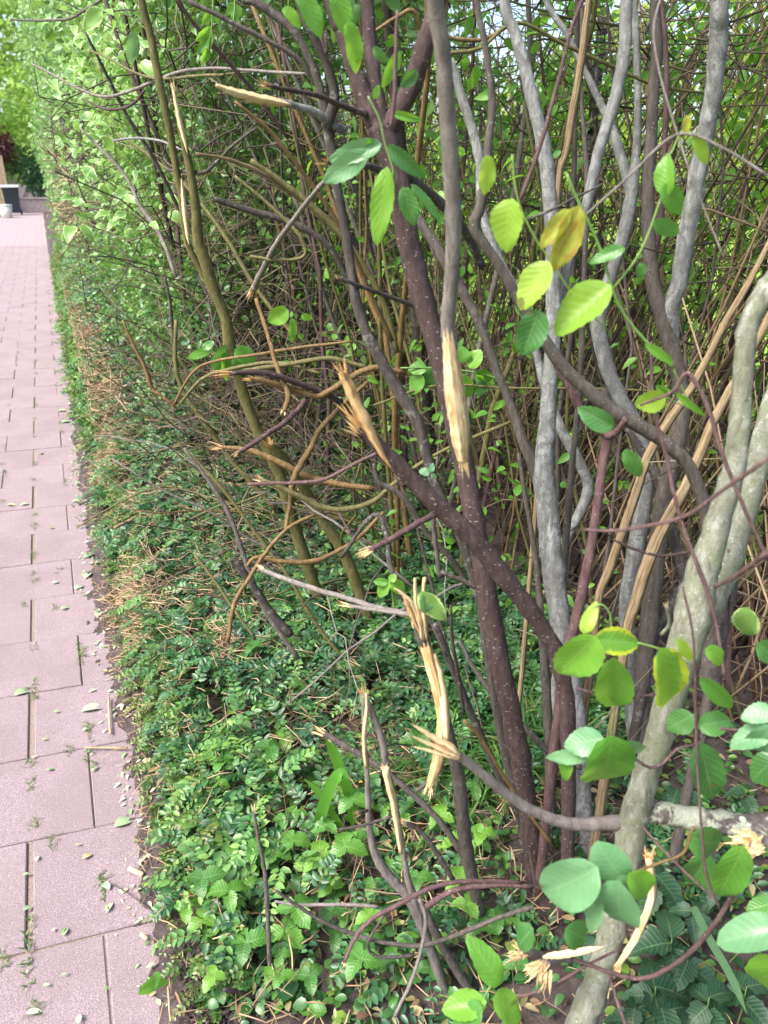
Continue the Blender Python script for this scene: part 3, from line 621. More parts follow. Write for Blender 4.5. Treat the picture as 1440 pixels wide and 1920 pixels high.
build('tree', 'tree', 'dark rough stem arching over to the right from the middle of the picture', 'bark_dark', [
    W('stem', 1.25, [(1330, 1290, 22), (1322, 1150, 24), (1326, 1020, 24), (1318, 940, 25), (1292, 875, 27), (1250, 832, 29), (1200, 800, 30), (1150, 770, 28), (1100, 730, 27), (1062, 695, 26), (1028, 648, 25), (990, 592, 23), (955, 530, 22), (922, 478, 21), (890, 428, 24), (900, 388, 22), (911, 330, 19), (916, 270, 17), (923, 200, 16), (915, 120, 14), (905, 60, 14), (893, -10, 12)], 1.2, mat='bark_brown', top=.4)])
build('tree', 'tree', 'purplish speckled stem rising to a blunt side stub below a dark oval leaf', 'bark_purple', [
    W('stem', 1.22, [(1052, 1290, 20), (1066, 1215, 22), (1082, 1155, 22), (1096, 1085, 21), (1108, 1025, 20), (1120, 950, 19), (1130, 870, 20), (1138, 820, 22), (1118, 800, 20), (1090, 768, 18), (1060, 712, 16), (1030, 660, 14), (1015, 630, 12)], 1.3),
    W('stub', 1.24, [(1138, 818, 18), (1158, 808, 14), (1174, 786, 13)], 1.2)])
build('tree', 'tree', 'thin straight grey stem beside the purplish speckled stem', 'bark_brown', [
    W('stem', 1.42, [(1052, 1330, 16), (1055, 1100, 15), (1062, 1000, 16), (1070, 900, 14), (1078, 820, 12), (1086, 730, 12), (1091, 640, 12), (1096, 500, 11), (1100, 330, 10), (1090, 180, 8)], 1.6, top=.3)])
build('tree', 'tree', 'crooked grey green stem bent like an S behind the thin grey stem', 'bark_brown', [
    W('stem', 1.7, [(1045, 1250, 18), (1052, 1060, 18), (1068, 1000, 20), (1093, 950, 22), (1102, 905, 22), (1080, 855, 22), (1048, 795, 20), (1020, 720, 18), (1000, 640, 16), (975, 560, 22), (940, 500, 22), (905, 400, 18), (900, 310, 20), (888, 250, 20), (868, 190, 20), (845, 110, 14)], 1.85, mat='bark_grey')])
build('tree', 'tree', 'dark bowed stem curving behind the ridged dry stems', 'bark_dark', [
    W('stem', 1.5, [(1205, 1290, 22), (1228, 1180, 26), (1262, 1130, 28), (1286, 1095, 28), (1275, 1050, 27), (1254, 975, 22), (1235, 900, 20), (1200, 840, 16), (1165, 780, 24), (1130, 730, 22)], 1.7)])
FT = build('tree', 'tree', 'thick pale green grey trunk at the right edge bearing the lichen blotched limb', 'bark_greygreen', [
    W('trunk', .80, [(1075, 1960, 58), (1108, 1870, 54), (1140, 1770, 52), (1160, 1690, 56), (1178, 1590, 62), (1192, 1520, 58), (1210, 1460, 54), (1232, 1390, 54), (1258, 1300, 60), (1282, 1220, 70), (1302, 1140, 72), (1322, 1060, 62), (1350, 965, 50), (1374, 885, 46), (1386, 800, 43), (1392, 720, 40), (1398, 640, 41), (1415, 580, 43), (1450, 525, 42), (1500, 470, 40)], .98),
    W('limb', .86, [(1190, 1530, 46), (1225, 1522, 46), (1300, 1536, 46), (1380, 1546, 48), (1460, 1546, 50), (1560, 1530, 50)], .80, mat='bark_lichen'),
    W('limb', .86, [(1185, 1540, 34), (1132, 1544, 27), (1080, 1546, 26), (1030, 1534, 23), (980, 1510, 22), (930, 1472, 21), (890, 1440, 19), (856, 1414, 20), (842, 1405, 19)], .78, mat='bark_taupe', spl1=S(n=4, L=.03, spread=.12)),
    W('torn_wood', .778, [(862, 1418, 6), (845, 1402, 14), (812, 1383, 12), (790, 1369, 8), (776, 1360, 2)], .77, mat='wood', spl1=S(n=2, L=.008)),
    W('torn_wood', .778, [(862, 1422, 6), (840, 1410, 12), (806, 1396, 9), (785, 1386, 5), (774, 1380, 1)], .77, mat='wood'),
    W('torn_wood', .778, [(858, 1424, 5), (835, 1416, 9), (805, 1408, 7), (776, 1400, 2)], .77, mat='wood'),
    W('limb', .95, [(1310, 1180, 44), (1345, 1110, 50), (1370, 1040, 52), (1392, 970, 50), (1415, 890, 48), (1438, 800, 48), (1470, 700, 46)], 1.15, mat='bark_greygreen'),
    W('limb', .98, [(1330, 1290, 44), (1345, 1200, 46), (1362, 1090, 44)], 1.05, mat='bark_brown'),
    W('broken_twig', .80, [(1240, 1190, 8), (1255, 1170, 8), (1250, 1135, 8)], .78, spl1=S(n=3, L=.01)),
    W('broken_stub', .72, [(1470, 1575, 18), (1430, 1578, 22), (1408, 1582, 30)], .70, mat='bark_taupe', spl1=S(n=20, L=.022, spread=.7, w=2.2)),
    W('broken_stub', .78, [(1060, 1790, 20), (1030, 1800, 22), (1016, 1818, 26)], .74, mat='bark_taupe', spl1=S(n=16, L=.030, spread=.45, w=1.4)),
    W('broken_stub', .80, [(1070, 1800, 14), (1010, 1790, 15), (975, 1785, 20)], .76, mat='bark_taupe', spl1=S(n=12, L=.026, spread=.4, w=1.5)),
    W('torn_strip', .74, [(1018, 1795, 5), (1035, 1791, 14), (1060, 1789, 16), (1095, 1782, 14), (1120, 1778, 8), (1132, 1775, 2)], .72, mat='wood'),
    W('torn_strip', .80, [(1218, 1602, 14), (1222, 1680, 16), (1200, 1742, 16), (1178, 1780, 14), (1158, 1812, 10)], .80, mat='wood', spl1=S(n=5, L=.02), spl0=S(n=7, L=.014, spread=.6, mat='wood_orange')),
    W('twig', .70, [(1400, 1600, 10), (1380, 1660, 10), (1355, 1710, 10), (1310, 1770, 10), (1255, 1815, 10), (1200, 1835, 9), (1140, 1822, 9), (1075, 1798, 8)], .74, mat='bark_purple'),
    W('twig', .72, [(1350, 1705, 6), (1325, 1640, 6), (1316, 1560, 6), (1310, 1480, 5), (1305, 1380, 5), (1300, 1200, 5), (1280, 1100, 5)], .78, mat='bark_purple'),
    W('twig', .72, [(1345, 1690, 5), (1290, 1640, 5), (1240, 1590, 5), (1205, 1550, 5)], .8, mat='bark_purple'),
    W('twig', .74, [(970, 1870, 5), (1030, 1850, 6), (1100, 1810, 6), (1160, 1780, 5)], .74, mat='bark_purple'),
    W('twig', .78, [(1140, 1820, 7), (1155, 1870, 7), (1175, 1930, 7)], .7, mat='bark_purple'),
])
build('shrub', 'shrub', 'splintered stump with fresh orange shards standing up beside a pale wilted leaf', 'bark_brown', [
    W('stem', 1.12, [(905, 1740, 24), (893, 1680, 25), (878, 1610, 27), (868, 1540, 28), (862, 1470, 27), (846, 1400, 25), (830, 1330, 24), (812, 1260, 25), (795, 1205, 27), (784, 1168, 24)], 1.05, spl1=S(n=4, L=.03, spread=.12)),
    W('torn_wood', 1.04, [(792, 1200, 4), (786, 1165, 14), (770, 1130, 10), (752, 1112, 7), (740, 1103, 3)], 1.02, mat='wood', spl1=S(n=1, L=.006)),
    W('torn_wood', 1.04, [(795, 1200, 4), (786, 1160, 13), (780, 1120, 8), (778, 1084, 5)], 1.02, mat='wood'),
    W('torn_wood', 1.04, [(800, 1200, 4), (795, 1160, 12), (794, 1120, 8), (796, 1083, 6)], 1.02, mat='wood'),
    W('torn_wood', 1.04, [(790, 1190, 4), (776, 1160, 12), (764, 1132, 9), (757, 1120, 3)], 1.02, mat='wood_orange'),
    W('torn_strip', 1.06, [(786, 1165, 18), (800, 1220, 20), (818, 1290, 18), (830, 1350, 20), (822, 1420, 20), (805, 1478, 12)], .99, mat='wood_orange', spl1=S(n=5, L=.02)),
    W('torn_strip', 1.05, [(812, 1225, 10), (828, 1280, 14), (834, 1340, 16), (838, 1385, 10)], 1.0, mat='wood'),
    W('branch', 1.11, [(868, 1600, 18), (850, 1575, 14), (820, 1535, 13), (780, 1495, 12), (740, 1460, 12), (700, 1430, 12), (650, 1400, 13), (602, 1372, 12)], 1.15, spl1=S(n=5, L=.02)),
    W('branch', 1.05, [(800, 1160, 16), (755, 1150, 14), (700, 1138, 12), (640, 1118, 12), (570, 1098, 11), (490, 1068, 9)], 1.25, mat='bark_taupe', spl1=S(n=4, L=.015)),
    W('branch', 1.04, [(785, 1155, 12), (740, 1148, 9), (690, 1142, 8), (655, 1135, 7)], 1.1, mat='bark_taupe', spl1=S(n=6, L=.03, spread=.1)),
    W('branch', 1.10, [(845, 1390, 14), (836, 1410, 14), (815, 1455, 12), (778, 1485, 8)], 1.05),
])
build('shrub', 'shrub', 'low broken shrub with a grey elbow and two splintered uprights in front of the weeds', 'bark_taupe', [
    W('stem', .98, [(848, 1905, 20), (830, 1850, 19), (808, 1780, 20), (785, 1722, 21), (765, 1680, 22), (735, 1650, 21), (708, 1612, 18), (694, 1562, 14), (690, 1500, 12), (688, 1440, 10), (683, 1380, 9), (682, 1310, 9)], .98, spl1=S(n=3, L=.02, mat='wood_orange')),
    W('branch', .98, [(790, 1735, 18), (775, 1680, 18), (765, 1650, 14), (757, 1600, 10), (748, 1550, 12), (735, 1480, 14), (723, 1435, 15), (718, 1395, 15), (702, 1345, 13), (680, 1300, 12)], .96, spl1=S(n=5, L=.02, mat='wood_orange')),
    W('torn_wood', .95, [(752, 1600, 7), (745, 1550, 10), (735, 1490, 12), (722, 1440, 12)], .94, mat='wood', spl1=S(n=3, L=.012)),
    W('torn_wood', .96, [(686, 1440, 6), (683, 1380, 8), (688, 1330, 7), (687, 1300, 4)], .95, mat='wood'),
    W('stem', .98, [(910, 1900, 18), (868, 1838, 18), (830, 1775, 19), (800, 1715, 18), (785, 1690, 16)], .98, mat='bark_brown'),
    W('branch', .97, [(800, 1700, 14), (850, 1670, 11), (920, 1660, 10), (1000, 1662, 8)], 1.0, mat='bark_purple'),
    W('branch', .96, [(980, 1655, 7), (900, 1652, 9), (850, 1655, 9), (800, 1668, 10), (750, 1695, 10), (700, 1722, 10), (668, 1755, 9), (645, 1805, 7)], .85, mat='bark_purple', spl1=S(n=3, L=.008)),
    W('branch', .96, [(1000, 1700, 9), (930, 1722, 9), (850, 1755, 10), (790, 1773, 10), (740, 1770, 9), (690, 1760, 8), (620, 1735, 8), (560, 1700, 7), (515, 1668, 6)], .95, mat='bark_brown', spl1=S(n=3, L=.01)),
    W('branch', .96, [(708, 1700, 8), (640, 1696, 7), (565, 1697, 7), (515, 1690, 5)], .98, mat='bark_taupe'),
    W('twig', .95, [(786, 1685, 9), (798, 1722, 8), (790, 1780, 8), (770, 1842, 8), (740, 1905, 7)], .88, mat='bark_taupe'),
    W('twig', .97, [(780, 1790, 7), (715, 1795, 7), (690, 1770, 6), (730, 1700, 5)], .93, mat='bark_brown', spl0=S(n=3, L=.01)),
    W('branch', .97, [(688, 1520, 7), (672, 1525, 7)], .94, mat='bark_brown', spl1=S(n=4, L=.018)),
    W('twig', .97, [(735, 1530, 6), (690, 1545, 6), (635, 1556, 6)], .95, mat='bark_dark'),
    W('twig', .97, [(850, 1650, 11), (820, 1600, 11), (790, 1560, 9), (755, 1540, 8)], .97, mat='bark_dark', spl1=S(n=4, L=.035, spread=.1)),
])
build('shrub', 'shrub', 'olive stem snapped near the top beside its intact twin, left of the tangle', 'bark_olive', [
    W('stem', 2.26, [(640, 1210, 20), (603, 1130, 25), (576, 1060, 25), (550, 980, 25), (528, 900, 23), (505, 850, 21), (480, 800, 21), (460, 750, 23), (445, 700, 23), (432, 655, 27), (424, 600, 22), (402, 545, 23), (385, 490, 25), (372, 450, 23), (368, 400, 20), (362, 350, 18), (350, 290, 14), (338, 235, 12), (328, 185, 9)], 2.0, spl1=S(n=3, L=.05, spread=.06)),
    W('stem', 2.12, [(424, 590, 16), (402, 550, 14), (375, 505, 13), (350, 450, 13), (340, 370, 14), (326, 290, 15), (311, 210, 16), (296, 140, 16), (281, 60, 16), (262, -10, 16)], 2.0, mat='bark_olive', top=.4),
    W('torn_wood', 2.0, [(355, 460, 1), (352, 440, 7), (347, 400, 9), (343, 360, 7), (340, 335, 1)], 1.98, mat='wood'),
    W('torn_wood', 1.98, [(352, 290, 1), (346, 262, 7), (337, 225, 9), (328, 180, 6), (322, 155, 1)], 1.97, mat='wood'),
])
build('shrub', 'shrub', 'olive stem cut short with an orange splintered side fork near the middle', 'bark_olive', [
    W('stem', 2.16, [(698, 1235, 18), (695, 1180, 22), (672, 1105, 24), (646, 1040, 24), (612, 985, 23), (592, 950, 22), (575, 925, 20), (564, 912, 18)], 2.1, spl1=S(n=4, L=.008, mat='bark_dark' if False else 'wood_orange')),
    W('stem', 2.12, [(592, 950, 20), (562, 905, 20), (540, 870, 18), (520, 848, 17), (506, 832, 15)], 2.0, spl1=S(n=8, L=.035, spread=.35, mat='wood_orange')),
])
build('shrub', 'shrub', 'thin upright olive brown shoot in the weeds at the lower left', 'bark_olive', [
    W('stem', 1.0, [(515, 1885, 11), (505, 1800, 10), (502, 1720, 9), (497, 1640, 9), (484, 1570, 7), (476, 1520, 6)], 1.1, mat='bark_brown', spl1=S(n=3, L=.02)),
    W('side_shoot', 1.0, [(512, 1878, 10), (480, 1870, 9), (440, 1858, 9), (420, 1856, 8)], .95, mat='bark_red')])
build('shrub', 'shrub', 'two upright ochre canes behind the dark curving stem', 'bark_ochre', [
    W('cane', 2.3, [(745, 1060, 11), (745, 920, 12), (740, 800, 13), (746, 700, 12), (754, 600, 12), (760, 540, 11), (772, 420, 11), (783, 300, 12), (795, 200, 13), (803, 120, 12), (800, 20, 10)], 1.8, top=.3),
    W('cane', 2.3, [(742, 1060, 10), (722, 800, 9), (714, 640, 9), (712, 500, 9), (706, 330, 8)], 2.0, mat='bark_olive')])
# ridged dry stems
build('shrub', 'shrub', 'upper of two straw coloured ridged stems leaning to the right', 'dry_ridged', [
    W('stem', 1.42, [(1112, 1210, 14.4), (1122, 1120, 16.0), (1142, 1068, 16.8), (1166, 1000, 16.8), (1190, 932, 16.8), (1214, 858, 17.6), (1252, 792, 17.6), (1292, 735, 14.4), (1330, 665, 13.6), (1362, 600, 12.8), (1398, 540, 12.0), (1450, 440, 11.2), (1500, 340, 11.2)], 1.5, ridged=.16)])
build('shrub', 'shrub', 'lower and thicker of two straw coloured ridged stems leaning to the right', 'dry_ridged', [
    W('stem', 1.28, [(1158, 1300, 17.6), (1176, 1180, 19.2), (1192, 1128, 21.6), (1212, 1062, 24.0), (1242, 990, 23.2), (1290, 902, 20.8), (1335, 795, 17.6), (1378, 715, 15.2), (1418, 640, 14.4), (1460, 560, 13.6)], 1.4, ridged=.16)])
build('shrub', 'shrub', 'straw coloured split cane standing near the top between the grey trunks', 'dry_ridged', [
    W('stem', 1.6, [(1010, 900, 10), (1030, 640, 11), (1048, 350, 13), (1060, 290, 14), (1076, 200, 15), (1092, 100, 14), (1106, -10, 13)], 1.6, ridged=.14, top=.3)])
# individual slender shoots traced from the photograph; each its own thing
def shoot(label, mat, d0, pts, d1=None, root=False, **k):
    return build('shoot', 'shoot', label, mat, [W('stem', d0, pts, d1, **k)], root=root)
shoot('long horizontal grey shoot waving across the upper left foliage', 'bark_taupe', 1.9, [(590, 140, 6), (480, 133, 6), (400, 128, 6), (340, 134, 7), (290, 152, 7), (250, 168, 7), (200, 182, 6), (150, 168, 5), (100, 140, 4), (60, 120, 3)], 2.3)
shoot('thin olive shoot curving below the horizontal grey one', 'bark_olive', 1.9, [(420, 140, 5), (370, 142, 6), (300, 148, 6), (250, 135, 5), (210, 112, 5), (170, 95, 4)], 2.3)
shoot('thin red brown shoot hooked beneath the horizontal grey one', 'bark_red', 2.0, [(270, 170, 5), (255, 190, 6), (230, 203, 6), (195, 204, 5), (165, 190, 4)], 2.2)
shoot('brown shoot looping across the top left corner', 'bark_brown', 2.2, [(190, 0, 5), (160, 18, 6), (130, 35, 6), (90, 38, 5), (50, 38, 4), (20, 36, 4)], 2.8)
shoot('straight dark twig crossing from upper middle down to the left', 'bark_taupe', 1.5, [(640, 305, 9), (600, 350, 9), (560, 400, 10), (520, 455, 11), (485, 520, 12), (475, 545, 13)], 1.9, spl1=S(n=5, L=.05, spread=.15))
shoot('short twig with a cut orange end pointing left at mid height', 'bark_brown', 1.45, [(800, 582, 11), (740, 560, 10), (690, 542, 9), (632, 520, 8)], 1.3, spl1=S(n=4, L=.006, mat='wood_orange'))
shoot('yellow brown bare shoot hanging from the ochre branch to a purple tip', 'bark_ochre', 1.75, [(480, 560, 8), (500, 620, 9), (520, 690, 10), (540, 740, 12), (532, 772, 9)], 1.65, spl1=S(n=3, L=.01))
shoot('ochre broken branch lying across the middle with a frayed left end', 'bark_ochre', 1.8, [(760, 700, 11), (700, 690, 13), (650, 712, 14), (600, 742, 14), (560, 734, 13), (500, 716, 13), (470, 710, 11)], 1.65, spl1=S(n=4, L=.02, mat='wood_orange'))
shoot('red brown broken branch with a long torn face above the ochre one', 'bark_red', 1.75, [(640, 755, 12), (590, 730, 12), (530, 708, 13), (480, 698, 13), (430, 700, 9)], 1.6, spl1=S(n=5, L=.05, spread=.1, mat='wood_orange'))
shoot('purple grey bent shoot with a bare wood lower end in the middle left', 'bark_purple', 1.75, [(572, 752, 12), (560, 768, 12), (530, 795, 11), (500, 815, 11), (470, 835, 10), (445, 850, 7)], 1.55, spl1=S(n=3, L=.02))
shoot('jointed ochre shoot hanging down from the ochre branch', 'bark_ochre', 1.8, [(690, 715, 9), (640, 762, 11), (600, 805, 11), (580, 845, 12), (563, 872, 13), (548, 905, 12), (543, 950, 9), (534, 1000, 9)], 1.6)
shoot('long ochre branch sweeping right from a splintered left tip', 'bark_ochre', 1.7, [(410, 838, 6), (470, 845, 12), (530, 870, 14), (570, 890, 14), (630, 907, 13), (700, 916, 11)], 1.7, spl0=S(n=4, L=.03, mat='wood_orange'))
shoot('sagging olive branch with a pale peeled left end', 'bark_olive', 1.62, [(960, 790, 8), (820, 850, 8), (740, 905, 10), (700, 940, 11), (650, 954, 12), (600, 950, 13), (560, 930, 13), (520, 912, 12), (488, 898, 9)], 1.62, spl1=S(n=4, L=.025))
shoot('dark purple shoot bowed through the middle left', 'bark_purple', 1.55, [(710, 848, 7), (660, 872, 8), (610, 898, 8), (560, 905, 8), (510, 906, 8), (465, 908, 7)], 1.6)
shoot('ochre hooked shoot looping near the low olive stems', 'bark_ochre', 1.7, [(720, 960, 8), (670, 1010, 9), (620, 1040, 10), (580, 1053, 11), (520, 1052, 10), (480, 1045, 9), (462, 1062, 7)], 1.6)
shoot('thin ochre cane slanting down left in front of the small leaves', 'bark_ochre', 1.6, [(590, 965, 7), (540, 990, 8), (495, 1040, 9), (470, 1080, 9), (440, 1130, 9), (426, 1205, 9)], 1.45)
shoot('dark rough broken stick standing in the small leaves', 'bark_dark', 1.72, [(545, 1190, 16), (510, 1150, 16), (475, 1100, 16), (440, 1052, 16)], 1.7, spl1=S(n=4, L=.02, mat='bark_dark'))
for i, (lab, mt, pts, d0, d1) in enumerate([
    ('pale split cane leaning through the upper left of the tangle', 'dry_ridged', [(368, 288, 5), (430, 300, 8), (490, 325, 10), (560, 370, 11), (600, 400, 9)], 1.8, 2.0),
    ('stout olive stem sloping down right in the upper tangle', 'bark_olive', [(470, 300, 10), (540, 350, 13), (610, 410, 14), (670, 480, 13), (720, 570, 12), (745, 660, 11)], 1.9, 2.0),
    ('ochre stem sloping down right above the olive one', 'bark_ochre', [(440, 190, 6), (510, 250, 8), (580, 340, 9), (640, 430, 10), (690, 540, 10), (735, 640, 9)], 1.7, 1.9),
    ('dark brown stem crossing the tangle below the olive stem', 'bark_dark', [(400, 372, 11), (470, 395, 14), (540, 415, 14), (610, 455, 13), (650, 520, 11), (690, 600, 10)], 2.1, 2.2),
    ('olive looped shoot hanging in the upper tangle', 'bark_olive', [(440, 330, 6), (500, 380, 7), (560, 440, 8), (570, 480, 8), (520, 488, 7), (470, 480, 6)], 1.8, 1.8),
    ('long olive shoot leaning left beyond the snapped olive stem', 'bark_olive', [(560, 640, 8), (480, 540, 9), (420, 440, 9), (350, 350, 8), (270, 285, 7), (220, 250, 5)], 2.5, 2.7),
    ('grey forked shoot rising through the variegated leaves', 'bark_taupe', [(330, 520, 8), (300, 440, 8), (265, 390, 8), (235, 330, 7), (190, 280, 6), (150, 240, 4)], 2.7, 2.9),
    ('dark brown shoot descending through the upper left leaves', 'bark_dark', [(160, 60, 5), (200, 140, 7), (240, 220, 8), (290, 300, 8), (340, 400, 8), (400, 500, 8)], 2.3, 2.5),
    ('olive shoot crossing low in front of the bank', 'bark_olive', [(600, 700, 7), (520, 680, 8), (440, 690, 8), (380, 710, 7), (335, 760, 6)], 1.9, 2.0),
    ('olive branch level behind the snapped fork', 'bark_olive', [(690, 690, 10), (620, 672, 10), (560, 680, 10), (480, 692, 9), (440, 700, 8)], 1.9, 1.9),
    ('thin ochre branch level above the olive one', 'bark_ochre', [(660, 640, 5), (560, 652, 7), (480, 665, 7), (400, 678, 6), (360, 700, 6), (325, 760, 5)], 1.75, 1.8),
    ('leaning olive shoot, left of the snapped olive stem', 'bark_olive', [(700, 1300, 6), (600, 1180, 8), (540, 1080, 8), (480, 1000, 8), (420, 920, 8), (350, 845, 7)], 1.9, 2.0),
    ('brown leaning shoot that crosses the long olive shoot', 'bark_brown', [(560, 1235, 10), (500, 1150, 11), (460, 1050, 11), (430, 965, 10), (390, 900, 9), (345, 840, 7)], 1.75, 1.9),
    ('slim green brown shoot in front of the clipped bank', 'bark_olive', [(480, 1200, 6), (430, 1130, 7), (400, 1085, 7), (365, 1040, 6)], 1.7, 1.75),
    ('dark olive shoot rising from the bank to a forked twig', 'bark_olive', [(520, 960, 9), (440, 870, 10), (390, 800, 11), (350, 745, 10), (330, 690, 9), (330, 600, 8)], 2.6, 2.6),
    ('brown forked twig with a yellow bark streak over the bank', 'bark_ochre', [(330, 765, 7), (300, 740, 7), (285, 728, 9), (272, 690, 9), (252, 650, 7), (230, 600, 5)], 2.3, 2.3),
    ('thin brown shoot standing at the left edge of the tangle', 'bark_brown', [(330, 720, 7), (325, 640, 8), (318, 560, 7), (308, 520, 5)], 2.8, 2.7),
    ('dark wavy shoot crossing the tangle left of centre', 'bark_dark', [(480, 240, 6), (440, 270, 7), (410, 300, 7), (385, 322, 8), (350, 322, 8), (310, 318, 5)], 1.9, 2.1),
    ('pale grey twig arching over the variegated leaves', 'bark_grey', [(350, 285, 4), (300, 264, 5), (250, 259, 5), (212, 264, 4)], 2.2, 2.4),
    ('dark straight branch descending from the top left', 'bark_purple', [(330, -5, 7), (360, 40, 8), (400, 85, 9), (440, 130, 9), (490, 190, 8), (540, 260, 7)], 1.9, 2.1),
    ('dark twig with a pale broken end low among the ochre branches', 'bark_dark', [(640, 1045, 8), (700, 965, 9), (725, 1005, 11), (732, 1060, 12), (750, 1110, 12), (775, 1160, 12)], 1.4, 1.3),
    ('slender grey stem crossing the centre to a knuckled tip', 'bark_brown', [(880, 1100, 12), (840, 1040, 12), (800, 1000, 11), (770, 950, 12), (740, 920, 13), (712, 905, 12), (700, 870, 6)], 1.35, 1.3),
    ('grey twig hanging with a pinkish broken joint', 'bark_brown', [(810, 960, 9), (815, 1010, 10), (820, 1050, 10), (826, 1082, 12)], 1.3, 1.3),
    ('brown twig running right to the speckled trunk', 'bark_brown', [(900, 1105, 14), (870, 1090, 11), (845, 1080, 10), (828, 1072, 8)], 1.3, 1.28),
    ('thin red twig rising through the dark centre', 'bark_red', [(860, 1290, 5), (830, 1180, 6), (800, 1060, 5), (770, 950, 5), (740, 890, 4)], 1.4, 1.5),
    ('thin red twig beside the wilted pale leaf', 'bark_red', [(870, 1340, 7), (858, 1260, 8), (848, 1200, 7), (845, 1135, 5)], 1.2, 1.15),
    ('dark limb leaning through the base of the splintered stump', 'bark_dark', [(985, 1560, 14), (930, 1440, 15), (880, 1330, 16), (840, 1230, 16), (815, 1170, 14)], 1.25, 1.2),
    ('ochre thin stem crossing the roots right of the stump', 'bark_ochre', [(1040, 1590, 7), (960, 1480, 8), (905, 1390, 8), (870, 1350, 7)], 1.15, 1.15),
    ('smooth grey branch sloping behind the reddish speckled trunk base', 'bark_brown', [(1090, 1440, 12), (1040, 1420, 13), (990, 1370, 14), (960, 1340, 12), (900, 1270, 10), (860, 1200, 8)], 1.3, 1.4),
    ('green yellow twig low across the middle right', 'bark_olive', [(1400, 750, 4), (1240, 735, 5), (1100, 728, 5), (960, 728, 5), (820, 722, 5), (700, 760, 5)], 2.0, 2.0),
    ('mauve blurred twig crossing the grey trunks', 'bark_purple', [(1095, 993, 6), (1150, 995, 7), (1220, 985, 8), (1290, 965, 8), (1360, 915, 9), (1440, 860, 10)], .72, .6),
    ('mauve blurred twig ending in a pink bud', 'bark_purple', [(1340, 1100, 9), (1380, 1080, 10), (1440, 1035, 12)], .66, .6),
    ('thin mauve twig bending like an elbow before the right trunk', 'bark_purple', [(1440, 1050, 7), (1390, 940, 8), (1350, 840, 9), (1330, 770, 9), (1290, 700, 9), (1260, 735, 7), (1200, 760, 5)], .8, .85),
    ('straight brown twig crossing before the top right knotty trunk', 'bark_taupe', [(1360, 490, 3), (1300, 340, 4), (1270, 250, 4), (1240, 150, 4), (1225, 60, 4), (1240, -10, 4)], .9, 1.0),
    ('thin taupe twig running diagonally from the upper right leaves', 'bark_taupe', [(1090, 410, 4), (1180, 330, 5), (1270, 252, 5), (1360, 280, 5), (1440, 330, 6)], .9, .85),
    ('thin dark shoot crossing the pale grey trunk high up', 'bark_purple', [(975, 375, 8), (1000, 310, 9), (1020, 250, 9), (1050, 140, 9), (1070, 60, 8), (1095, -10, 8)], 1.15, 1.15),
    ('knobbly dark twig across the pale grey trunk below it', 'bark_dark', [(975, 415, 5), (1020, 400, 6), (1070, 375, 6), (1130, 345, 4)], 1.2, 1.2),
    ('ochre arching twig near the top over the grey trunks', 'bark_olive', [(840, 100, 8), (900, 90, 8), (970, 42, 7), (1060, 85, 8), (1150, 125, 8), (1230, 160, 7), (1320, 175, 5)], 1.6, 1.7),
    ('green brown twig bridging the tops of two limbs', 'bark_ochre', [(700, 60, 6), (740, 35, 8), (775, 20, 9), (800, 60, 9), (900, 75, 8), (960, 40, 6)], 1.7, 1.8),
    ('thin straight purple stem near the upper centre limbs', 'bark_purple', [(733, 240, 9), (740, 180, 9), (742, 100, 8), (745, 20, 6)], 1.05, 1.05),
    ('purple dark long stem dropping through the lower right', 'bark_purple', [(1220, 640, 6), (1225, 760, 8), (1250, 860, 9), (1270, 950, 8), (1300, 1040, 8), (1330, 1120, 8), (1350, 1210, 7), (1358, 1270, 6)], .95, .85),
    ('dark upright cane at the right among the roots', 'bark_purple', [(1365, 1300, 9), (1368, 1180, 10), (1370, 1090, 9), (1366, 1030, 6)], .95, 1.0),
    ('dark curved twig bowed in front of the ridged stems', 'bark_red', [(1340, 1025, 5), (1290, 1035, 6), (1240, 1042, 6), (1190, 1030, 6), (1150, 1012, 5)], 1.05, 1.05),
]):
    shoot(lab, mt, d0, pts, d1)
